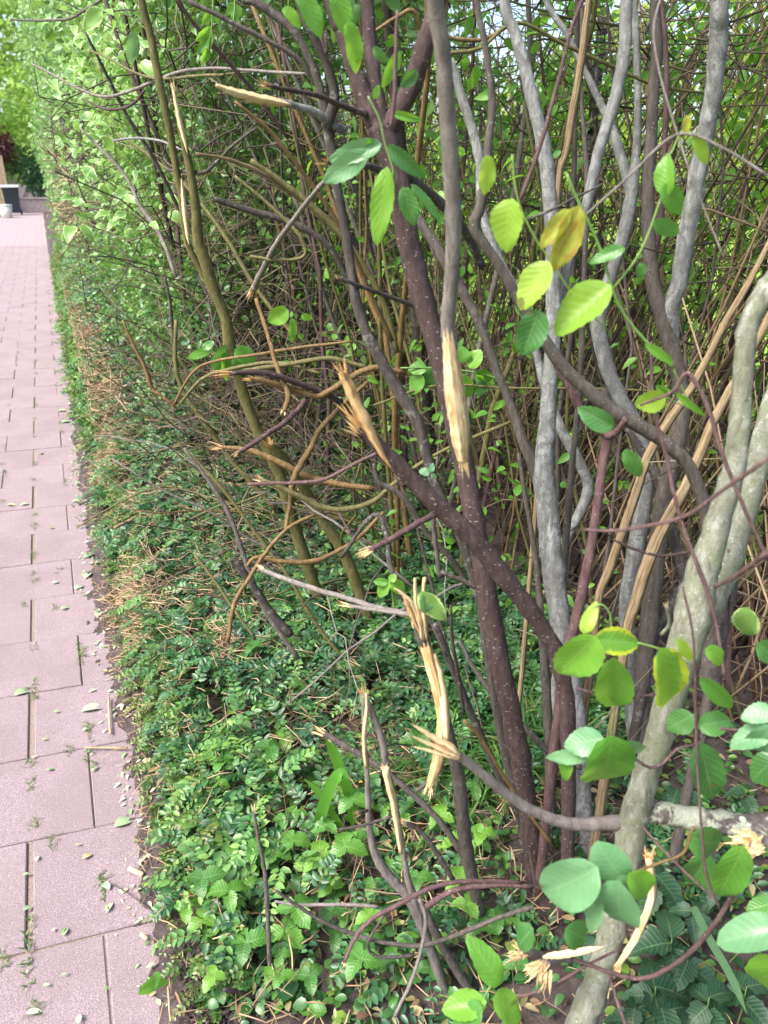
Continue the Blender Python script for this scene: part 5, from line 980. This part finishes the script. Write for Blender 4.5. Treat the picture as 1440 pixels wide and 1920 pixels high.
for b, t, w_, m in [((432, 646), (402, 700), 38, 'leaf_mid'), ((400, 652), (348, 674), 18, 'leaf_bright'), ((440, 655), (482, 680), 34, 'leaf_bright'), ((440, 665), (462, 706), 28, 'leaf_bright'), ((420, 660), (428, 715), 24, 'leaf_bright'), ((380, 655), (400, 640), 16, 'leaf_mid')]: leaf_px(WL, b, t, w_, 2.1, m)
WL = empty('leafy_twig', tuple(at(520, 600, 2.2)), 'pair of pale green leaves hanging in the lower thicket', 'twig')
for b, t, w_, m in [((540, 580), (502, 606), 34, 'leaf_bright'), ((548, 596), (550, 642), 16, 'leaf_bright'), ((565, 590), (585, 600), 14, 'leaf_bright')]: leaf_px(WL, b, t, w_, 2.0, m)
WL = empty('leafy_twig', tuple(at(840, 700, 2.0)), 'spray of heart shaped bright leaves behind the speckled trunk', 'twig')
stalk_px(WL, [(750, 690), (820, 690), (900, 700), (960, 720)], 2.0, 4)
for b, t, w_, m in [((800, 690), (765, 690), 26, 'leaf_bright'), ((790, 700), (770, 740), 30, 'leaf_bright'), ((815, 690), (800, 730), 30, 'leaf_mid'), ((860, 700), (880, 750), 36, 'leaf_bright'), ((880, 690), (900, 655), 30, 'leaf_bright'), ((890, 700), (925, 715), 28, 'leaf_bright'), ((870, 680), (865, 650), 28, 'leaf_bright'), ((815, 685), (835, 650), 26, 'leaf_bright'), ((905, 710), (900, 745), 24, 'leaf_mid')]: leaf_px(WL, b, t, w_, 2.0, m)
for lab, b, t, w_, m, d in [('white green leaf hanging in the upper left foliage', (250, 58), (250, 120), 24, 'leaf_blue', 2.2), ('large variegated leaf at the top left', (192, 18), (152, 50), 30, 'variegated', 2.1), ('pale underside leaf standing on the small leaves at left', (405, 880), (400, 905), 12, 'fallen', 2.2)]:
    o = leaf_px(None, b, t, w_, d, m, name='stray_leaf'); tag(o, lab, 'leaf')
# pinnate leaves upper left
PL = empty('leafy_twig', tuple(at(440, 60, 1.9)), 'light green compound leaf with lobed oval leaflets near the top left', 'twig')
stalk_px(PL, [(400, -5), (398, 40), (390, 100)], 1.9, 3); stalk_px(PL, [(440, -5), (440, 20), (436, 50)], 1.9, 3)
for b, t in [((396, 20), (380, 48)), ((398, 20), (412, 45)), ((394, 50), (368, 78)), ((395, 55), (388, 98)), ((392, 70), (372, 100)), ((390, 90), (380, 118)), ((440, 5), (425, 30)), ((440, 10), (454, 30)), ((438, 25), (442, 50))]: leaf_px(PL, b, t, 15, 1.9, 'leaf_bright')

# ------------------------------------------------------------------ WEEDS AND HERBS
def project(p):
    q = np.asarray(p, float)-np.array([0, 0, CAMH]); f = q[0]*sy+q[1]*cy; r = q[0]*cy-q[1]*sy; z = f*cp-q[2]*sp; u = f*sp+q[2]*cp
    return 720+FPX*r/z, 960-FPX*u/z
MARKS = [((610, 1500), 'the strap leaves'), ((710, 1400), 'the two splintered uprights'), ((735, 1650), 'the grey elbow branch'), ((300, 1620), 'the path edge'), ((500, 1620), 'the thin upright shoot'), ((870, 1560), 'the foot of the stump'), ((960, 1640), 'the foot of the speckled trunk'), ((420, 1860), 'the soil hollow'), ((640, 1860), 'the bottom edge, middle'), ((520, 1320), 'the lobed leaves under the olive stems'), ((1250, 1780), 'the torn strip'), ((860, 1850), 'the bright low leaf pair'), ((430, 1450), 'the bank of small leaves'), ((780, 1780), 'the hanging low twig'), ((600, 1700), 'the crossing low branches'), ((1380, 1480), 'the lichen limb'), ((1230, 1890), 'the lower right corner trunk'), ((760, 1450), 'the hanging torn strip'), ((580, 1800), 'the purple twig tip'), ((1320, 1650), 'the right edge leaves')]
def nearby(p):
    x, y = project(p); m = sorted(MARKS, key=lambda k: (k[0][0]-x)**2+(k[0][1]-y)**2)[0]; dx, dy = x-m[0][0], y-m[0][1]
    side = ('right of ' if dx > 0 else 'left of ') if abs(dx) > abs(dy) else ('below ' if dy > 0 else 'above ')
    return side+m[1]
def world_leaf(parent, pos, ax, nr, L, W_, mat, shape='oval', name='leaflet', rnd=None):
    SEED[0] += 1
    V = leaves(herb_t[shape][SEED[0] % 4], np.array(pos)[None], np.array(ax, float)[None], np.array(nr, float)[None], np.array([L]), np.array([W_]), np.array([R.random() if rnd is None else rnd]))
    return add_obj(name, mesh_np(name, *V), M[mat], parent)
def herb_template(seed, shape):
    us = np.linspace(0, 1, 10 if shape != 'ivy' else 9)
    if shape == 'oval': hw = .5*np.sin(math.pi*us**.8)**.6
    elif shape == 'nettle': hw = .5*np.sin(math.pi*us**.6)**.8
    else: hw = np.array([0, .42, .5, .34, .40, .30, .16, .07, 0])*1.0
    hw[0] = hw[-1] = 0
    return leaf_template(list(us), list(hw), 1, .3, .35, .09 if shape != 'ivy' else 0, .05, seed)
herb_t = {s_: [herb_template(i, s_) for i in range(4)] for s_ in ('oval', 'nettle', 'ivy')}
def strawberry(x, y, s, rnd=None):
    z = max(float(soil_h(x, y)), 0)+R.uniform(.03, .085)*s*1.4
    if x > .03 and y > 1.9: z = float(cover_h(x, y))+.03
    r = R.random() if rnd is None else rnd
    t = empty('mock_strawberry_plant', (x, y, 0), ('large ' if s > 1.05 else 'middling ' if s > .8 else 'small ')+('yellowish ' if r > .66 else 'dark ' if r < .33 else 'mid ')+'green three leaflet weed '+nearby((x, y, .05)), 'weed', 'three leaflet weeds covering the ground')
    hub = np.array([x+R.uniform(-.01, .01), y+R.uniform(-.01, .01), z])
    V = tubes(np.array([[[x, y, 0], [(x+hub[0])/2+.005, (y+hub[1])/2, z*.6], hub]]), np.array([[.0012, .001, .0009]]), 5)
    add_obj('stalk', mesh_np('stalk', *V), M['stalk'], t)
    a0 = R.uniform(0, 6.28)
    for j in range(3):
        a = a0+j*2.0+R.uniform(-.2, .2); l = .036*s*R.uniform(.85, 1.15)
        world_leaf(t, hub, (math.cos(a), math.sin(a), R.uniform(-.15, .25)), (R.uniform(-.25, .1), R.uniform(-.35, .1), 1), l, l*R.uniform(.68, .82), 'berry', rnd=min(1, max(0, r+R.uniform(-.15, .15))))
    return t
spots = [(510, 1460), (490, 1480), (540, 1400), (545, 1620), (520, 1640), (410, 1500), (450, 1545), (395, 1720), (430, 1740), (375, 1735), (460, 1700), (540, 1775), (555, 1765), (500, 1440), (560, 1470), (640, 1530), (610, 1545), (660, 1560), (690, 1500), (590, 1480), (850, 1440), (830, 1470), (860, 1600), (820, 1580), (640, 1460), (700, 1460), (890, 1760), (870, 1745), (930, 1750), (460, 1380), (440, 1420), (420, 1470), (350, 1720), (360, 1560), (470, 1600), (600, 1640), (440, 1640), (560, 1560), (480, 1290), (560, 1330), (510, 1350), (880, 1520), (780, 1440), (760, 1560), (655, 1640), (620, 1740), (700, 1800), (740, 1830), (640, 1840), (580, 1870), (530, 1860), (800, 1850), (470, 1800), (670, 1880), (860, 1690), (900, 1620)]
for px, py in spots:
    q = at(px, py, z=.06); strawberry(q[0], q[1], R.uniform(.8, 1.35))
for i in range(45):
    q = at(R.uniform(400, 960), R.uniform(1380, 1915), z=.05); strawberry(q[0], q[1], R.uniform(.5, 1.0))
# dark ivy
for i in range(60):
    px, py = R.choice([(R.uniform(640, 800), R.uniform(1580, 1700)), (R.uniform(700, 1000), R.uniform(1700, 1900)), (R.uniform(500, 760), R.uniform(1640, 1900)), (R.uniform(720, 900), R.uniform(1250, 1600))])
    q = at(px, py, z=.04); a = R.uniform(0, 6.28); l = R.uniform(.028, .05)
    o = world_leaf(None, (q[0], q[1], .02+R.uniform(.0, .04)), (math.cos(a), math.sin(a), R.uniform(-.1, .3)), (R.uniform(-.3, .3), R.uniform(-.4, .1), 1), l, l*.95, 'ivy', 'ivy', 'ivy_leaf')
    o.location = (0, 0, 0); tag(o, ('large' if l > .042 else 'small' if l < .034 else 'middling')+' dark glossy ivy leaf '+nearby((q[0], q[1], .03)), 'leaf', 'ivy leaves on the soil')
# broad oval leaves on the ground
for i in range(46):
    px, py = R.uniform(420, 1000), R.uniform(1500, 1915)
    q = at(px, py, z=.04); a = R.uniform(0, 6.28); l = R.uniform(.035, .065)
    mm = R.choice(['leaf_mid', 'leaf_mid', 'leaf_blue', 'leaf_bright']); o = world_leaf(None, (q[0], q[1], .03+R.uniform(0, .05)), (math.cos(a), math.sin(a), R.uniform(-.1, .4)), (R.uniform(-.4, .3), R.uniform(-.5, .1), 1), l, l*R.uniform(.45, .6), mm, 'oval', 'broad_leaf')
    tag(o, ('broad' if l > .052 else 'small')+' smooth '+{'leaf_mid': 'mid green', 'leaf_blue': 'pale', 'leaf_bright': 'bright'}[mm]+' oval leaf '+nearby((q[0], q[1], .05)), 'leaf', 'oval leaves among the weeds')
# nettles lower right
for i, (px, py, s_) in enumerate([(1230, 1640, 1.2), (1260, 1760, 1.3), (1290, 1800, 1.2), (1230, 1850, 1.2), (1240, 1890, 1.3), (1300, 1700, .9), (1270, 1480, 1.2), (1400, 1480, 1.0), (1190, 1890, 1.0), (1330, 1870, 1.1), (1120, 1760, .9), (1350, 1640, 1.0), (1400, 1850, 1.1)]):
    c_ = at(px, py, z=.16); t = empty('nettle', (c_[0], c_[1], 0), ('tall' if s_ > 1.15 else 'short')+' dark toothed nettle shoot '+nearby(c_), 'weed', 'nettles in the lower right shade')
    tube_obj('stalk', [(c_[0], c_[1], 0), (c_[0]+.005, c_[1], .09), tuple(c_)], [.0018, .0015, .001], M['stalk'], t, 5, 6)
    a0 = R.uniform(0, 6.28)
    for j in range(5):
        a = a0+j*1.57+R.uniform(-.3, .3); l = .062*s_*R.uniform(.8, 1.15)
        world_leaf(t, c_-np.array([0, 0, .012*j]), (math.cos(a), math.sin(a), R.uniform(-.35, .1)), (R.uniform(-.25, .2), R.uniform(-.3, .1), 1), l, l*.62, 'nettle', 'nettle', 'leaf')
# strap leaves
def ribbon(parent, pts, d, w_, mat, name='blade', d2=None, loc=None):
    P_, Rr = trace([(p[0], p[1], w_) for p in pts], d, d2); P_, Rr = smoothpath(P_, Rr, 16); n = len(P_)
    T = norm(np.gradient(P_, axis=0)); v = norm(np.array([0, 0, CAMH])-P_); s_ = norm(np.cross(T, v)); tp = np.minimum(1, 4*np.minimum(np.linspace(.2, 1, n), 1.02-np.linspace(0, 1, n)))
    V = np.stack([P_-s_*(Rr*tp)[:, None], P_-v*(Rr*.35)[:, None], P_+s_*(Rr*tp)[:, None]], 1).reshape(-1, 3)
    i = np.arange(n*3).reshape(n, 3); q = np.stack([i[:-1, :-1], i[:-1, 1:], i[1:, 1:], i[1:, :-1]], -1).reshape(-1)
    uv = np.stack([np.repeat(np.linspace(0, 1, n), 3), np.tile([0, .5, 1], n)], -1)
    return add_obj(name, mesh_np(name, V, q, np.full((n-1)*2, 4), uv, np.full(len(V), R.random())), M[mat], parent, loc)
SP = empty('strap_leaf_plant', tuple(at(650, 1600, z=0)), 'broad bright green strap leaves folded over in the middle of the weeds', 'plant')
ribbon(SP, [(596, 1570), (604, 1520), (622, 1470), (640, 1450), (655, 1462)], 1.35, 24, 'strap')
ribbon(SP, [(665, 1545), (655, 1490), (640, 1450), (625, 1410), (610, 1385)], 1.38, 22, 'strap')
ribbon(SP, [(720, 1640), (690, 1600), (660, 1580), (600, 1490), (570, 1460)], 1.36, 14, 'strap')
ribbon(SP, [(1300, 1700), (1330, 1760), (1370, 1830), (1400, 1900)], .85, 16, 'leaf_blue')
# yellow flowers
for px, py in [(820, 1512), (676, 1465), (493, 1360)]:
    q = at(px, py, z=.09); o = box_obj('flower', (q[0]-.004, q[0]+.004, q[1]-.004, q[1]+.004, q[2]-.003, q[2]+.003), M['yellow'], None, .001)
    bpy.data.objects.remove(o)
    ps = np.repeat(np.array(q)[None], 5, 0); an = np.arange(5)*1.257
    o = leaves_obj('yellow_flower', T_MED, ps, np.stack([np.cos(an), np.sin(an), .5+0*an], -1), np.stack([-np.cos(an), -np.sin(an), 1+0*an], -1), np.full(5, .007), np.full(5, .007), np.full(5, .5), mat=M['yellow'])
    tag(o, 'tiny yellow flower among the weeds', 'flower', 'yellow flowers in the weeds')

# ------------------------------------------------------------------ SMALL THINGS ON THE PATH
fl = [(180, 1326, 42, 0.0), (45, 1296, 30, .3), (165, 1605, 18, .4), (70, 1610, 12, 1), (52, 1703, 14, .8), (122, 1747, 16, 1.5), (205, 1700, 22, 1.2), (198, 1660, 26, 2.0), (120, 1745, 10, 1), (95, 1443, 12, 0), (178, 1442, 14, .8), (162, 1368, 12, .6), (85, 1387, 10, .2), (50, 1640, 10, .4), (105, 1092, 12, .5), (25, 947, 18, .1), (50, 945, 18, .1), (77, 850, 10, 1), (97, 990, 10, 0), (122, 770, 22, .2), (128, 790, 22, .2), (150, 905, 16, .6), (170, 1040, 26, 1.0), (185, 1150, 26, 1.1), (165, 1075, 34, 1.4), (150, 1100, 20, .5), (122, 1140, 14, .6), (145, 940, 16, .1), (235, 1540, 34, .4), (148, 1585, 10, .2), (65, 1420, 10, .2), (100, 1745, 8, 2), (122, 1828, 10, .3), (88, 1848, 10, .1), (148, 1910, 18, 1.5), (65, 1898, 22, .1), (200, 1855, 10, .5), (108, 1335, 10, .1), (175, 1295, 14, .2), (208, 1296, 12, .1)]
for i, (px, py, sz, a) in enumerate(fl):
    q = at(px, py, z=.004); L_ = sz*zdepth(q)/FPX*1.3; SEED[0] += 1; a = a+R.uniform(-.3, .3)
    ax = np.array([[math.cos(a), math.sin(a), .03]]); o = add_obj('fallen_leaf', mesh_np('fallen_leaf', *leaves(T_MED, (q-ax[0]*L_*.5+[0, 0, .004])[None], ax, np.array([[.1*R.uniform(-1, 1), .1*R.uniform(-1, 1), 1]]), np.array([L_]), np.array([L_*R.uniform(.35, .6)]), np.array([R.random()]))), M['fallen'], None, (q[0], q[1], 0))
    if i == 0: tag(o, 'large pale oval leaf lying flat on the pavers by the soil strip', 'leaf')
    else: tag(o, ('tiny' if sz < 13 else 'small' if sz < 20 else 'larger')+' fallen leaf scrap '+('on the soil strip' if q[0] > edge_x(q[1]) else 'near the soil strip' if q[0] > -.13 else 'right of the long joint' if q[0] > -.27 else 'left of the long joint')+(' at the bottom of the picture' if q[1] < 1.25 else ' on the second row' if q[1] < 1.6 else ' on the third row' if q[1] < 1.92 else ' some rows ahead' if q[1] < 2.6 else ' on the middle pavers' if q[1] < 4 else ' far along the path'), 'leaf', 'leaf scraps fallen on the path')
for i in range(24):
    yy = 1.0+10*R.random()**1.5; xx = R.uniform(-.75, .0) if R.random() < .6 else R.uniform(-.1, .04); l = R.uniform(.004, .016)
    a = R.uniform(0, 6.28); V = leaves(T_SMALL, np.array([[xx, yy, .004]]), np.array([[math.cos(a), math.sin(a), .0]]), np.array([[0, 0, 1.]]), np.array([l]), np.array([l*.6]), np.array([R.random()]))
    tag(add_obj('leaf_crumb', mesh_np('leaf_crumb', *V), M['fallen'], None, (xx, yy, 0)), 'tiny crumb of leaf scattered on the path', 'debris', 'tiny crumbs on the path')
n = 420; yy = .9+5*NR.rand(n)**1.2; xx = edge_x(yy)+NR.uniform(-.02, .07, n)
az = NR.uniform(0, 6.28, n); l = NR.uniform(.006, .022, n)
o = leaves_obj('edge_litter', T_MED, np.stack([xx, yy, soil_h(xx, yy)+.008], -1), np.stack([np.cos(az), np.sin(az), NR.uniform(-.1, .2, n)], -1), np.stack([NR.randn(n)*.2, NR.randn(n)*.2, np.ones(n)], -1), l, l*.5, NR.rand(n), mat=M['fallen'])
tag(o, 'pale leaf crumbs along the soil strip beside the pavers', 'litter', kind='stuff')
for lab, pts, w_, mt in [('straw coloured twig lying across the paver edge', [(158, 1402), (200, 1402), (240, 1403)], 4, 'straw'), ('pale straw twig pointing away along the path edge', [(204, 1308), (205, 1345), (207, 1375)], 4, 'straw'), ('short peeled stick end beside the pavers', [(242, 1628), (255, 1634), (268, 1640)], 9, 'wood'), ('pale chip of wood at the soil edge', [(265, 1750), (275, 1762)], 8, 'wood'), ('thin dark twig lying on the near paver', [(205, 1655), (240, 1675), (285, 1708)], 2, 'bark_brown'), ('pale twig standing in the soil at the near edge', [(315, 1850), (318, 1895), (320, 1915)], 4, 'straw'),
                         ('leaning straw twig near the soil hollow', [(330, 1860), (340, 1885), (345, 1905)], 5, 'straw'), ('brown stick lying in the soil hollow', [(385, 1920), (405, 1905), (430, 1895)], 9, 'bark_red'), ('pale broken straw in the clipped bank', [(215, 990), (235, 980), (250, 974)], 6, 'straw'), ('pale straight straw over the clipped bank', [(205, 790), (232, 772), (258, 752)], 4, 'straw')]:
    P_ = np.array([at(px, py, z=(.012 if px < 300 and py > 1200 else .035 if py > 1200 else .19)) for px, py in pts]); Rr = np.array([w_*.5*zdepth(q)/FPX for q in P_])
    tag(tube_obj('fallen_twig', P_, Rr, M[mt], None, 6, 6, .05, loc=tuple(P_[0]), seed=int(pts[0][0])), lab, 'twig')
# big near leaf at the path edge
o = leaf_px(None, (282, 1835), (292, 1868), 54, .93, 'leaf_bright', shape='round', tilt=.1, name='broad_leaf'); tag(o, 'broad folded green leaf standing at the near edge of the path', 'leaf')
o = leaf_px(None, (300, 1822), (270, 1870), 20, .93, 'leaf_bright', tilt=.1, name='broad_leaf'); tag(o, 'narrow half of a folded leaf at the near path edge', 'leaf')
# soil crumbs in the hollow
n = 900; c_ = at(390, 1880, z=.02); xx = c_[0]+NR.randn(n)*.07; yy = c_[1]+NR.randn(n)*.06; kk = xx > .01; xx, yy = xx[kk], yy[kk]; n = len(xx); Pc = np.stack([xx, yy, soil_h(xx, yy)+.004], -1); dd = NR.randn(n, 3)*.003
o = add_obj('soil_crumbs', mesh_np('soil_crumbs', *tubes(np.stack([Pc-dd, Pc, Pc+dd], 1), np.stack([np.full(n, .0015), NR.uniform(.003, .006, n), np.full(n, .0015)], 1), 5)), M['soil']); tag(o, 'loose dark soil crumbs in the hollow at the bottom', 'soil', kind='stuff')

# ------------------------------------------------------------------ FAR END OF THE PATH
by = 35.2; bx = float((at(25, 388)/at(25, 388)[1]*by)[0])
B = empty('wheelie_bin', (bx, by, 0), 'dark wheeled rubbish bin with a grey lid at the far end of the path', 'bin')
def frust(x0, x1, y0, y1, z0, z1, f):
    V, l, t = box(x0, x1, y0, y1, z0, z1, .01); cx, cy2 = (x0+x1)/2, (y0+y1)/2; k = f+(1-f)*(V[:, 2]-z0)/(z1-z0); V[:, 0] = cx+(V[:, 0]-cx)*k; V[:, 1] = cy2+(V[:, 1]-cy2)*k; return V, l, t
add_obj('body', mesh_np('body', *frust(bx-.29, bx+.29, by-.34, by+.34, .09, .98, .8), smooth=False), M['bin'], B)
add_obj('rim', mesh_np('rim', *frust(bx-.31, bx+.31, by-.36, by+.36, .95, 1.0, 1), smooth=False), M['bin'], B)
add_obj('lid', mesh_np('lid', *frust(bx-.32, bx+.32, by-.38, by+.36, 1.003, 1.08, 1.05), smooth=False), M['binlid'], B)
tube_obj('handle', [(bx-.22, by+.40, 1.02), (bx, by+.42, 1.03), (bx+.22, by+.40, 1.02)], [.018]*3, M['bin'], B, 8, 6, 0)
for s_ in (-1, 1): tube_obj('wheel', [(bx+s_*.25-.025, by+.25, .1), (bx+s_*.25+.025, by+.25, .1)], [.1, .1], M['bin'], B, 16, 3, 0)
pt = empty('white_bucket', (bx-.22, 33.0, 0), 'white bucket standing in front of the rubbish bin', 'bucket')
add_obj('bucket_body', mesh_np('bucket_body', *tubes(np.array([[[bx-.2, 33, 0], [bx-.2, 33, .2], [bx-.2, 33, .42]]]), np.array([[.17, .2, .23]]), 16)), M['white'], pt)
add_obj('bucket_rim', mesh_np('bucket_rim', *tubes(np.array([[[bx-.2, 33, .422], [bx-.2, 33, .45]]]), np.array([[.245, .245]]), 16)), M['white'], pt)
g = empty('wooden_gate', (-2.3, 37.2, 0), 'tan wooden plank gate behind the rubbish bin', 'gate')
for i in range(9): box_obj('plank', (-2.9+i*.17, -2.9+i*.17+.155, 37.2, 37.24, .05, 2.0), M['tanwood'], g)
box_obj('gate_post', (-1.37, -1.22, 37.15, 37.3, 0, 2.15), M['tanwood'], g, .01); box_obj('rail', (-2.9, -1.38, 37.245, 37.3, .4, .5), M['tanwood'], g); box_obj('rail', (-2.9, -1.38, 37.245, 37.3, 1.5, 1.6), M['tanwood'], g)
wl = empty('low_wall', (-.3, 37.4, 0), 'low pinkish wall closing the far end of the path', 'wall')
for r_ in range(3):
    for i in range(9):
        x0 = -1.2+i*.25+(r_ % 2)*.12; box_obj('block', (x0, x0+.24, 37.4, 37.55, r_*.17, r_*.17+.165), M['wall'], wl, .006)
box_obj('coping', (-1.22, 1.3, 37.37, 37.58, .515, .57), M['wall'], wl, .008)
br = empty('rockery_edge', (bx-.55, 33.6, 0), 'small pile of mossy edging stones at the left of the far path', 'stones')
for i in range(7):
    x0 = bx-.75+.09*i-.02*(i % 3); box_obj('stone', (x0, x0+.16, 33.4+.05*(i % 3), 33.65, .0 if i < 5 else .12, .13 if i < 5 else .24), M['wall'], br, .03)
for ob in bpy.data.objects:
    if ob.type == 'MESH' and not len(ob.data.materials): ob.data.materials.append(M['soil'])
print('objects', len(bpy.data.objects), 'tris', sum(len(o.data.polygons)*2 for o in bpy.data.objects if o.type == 'MESH'))
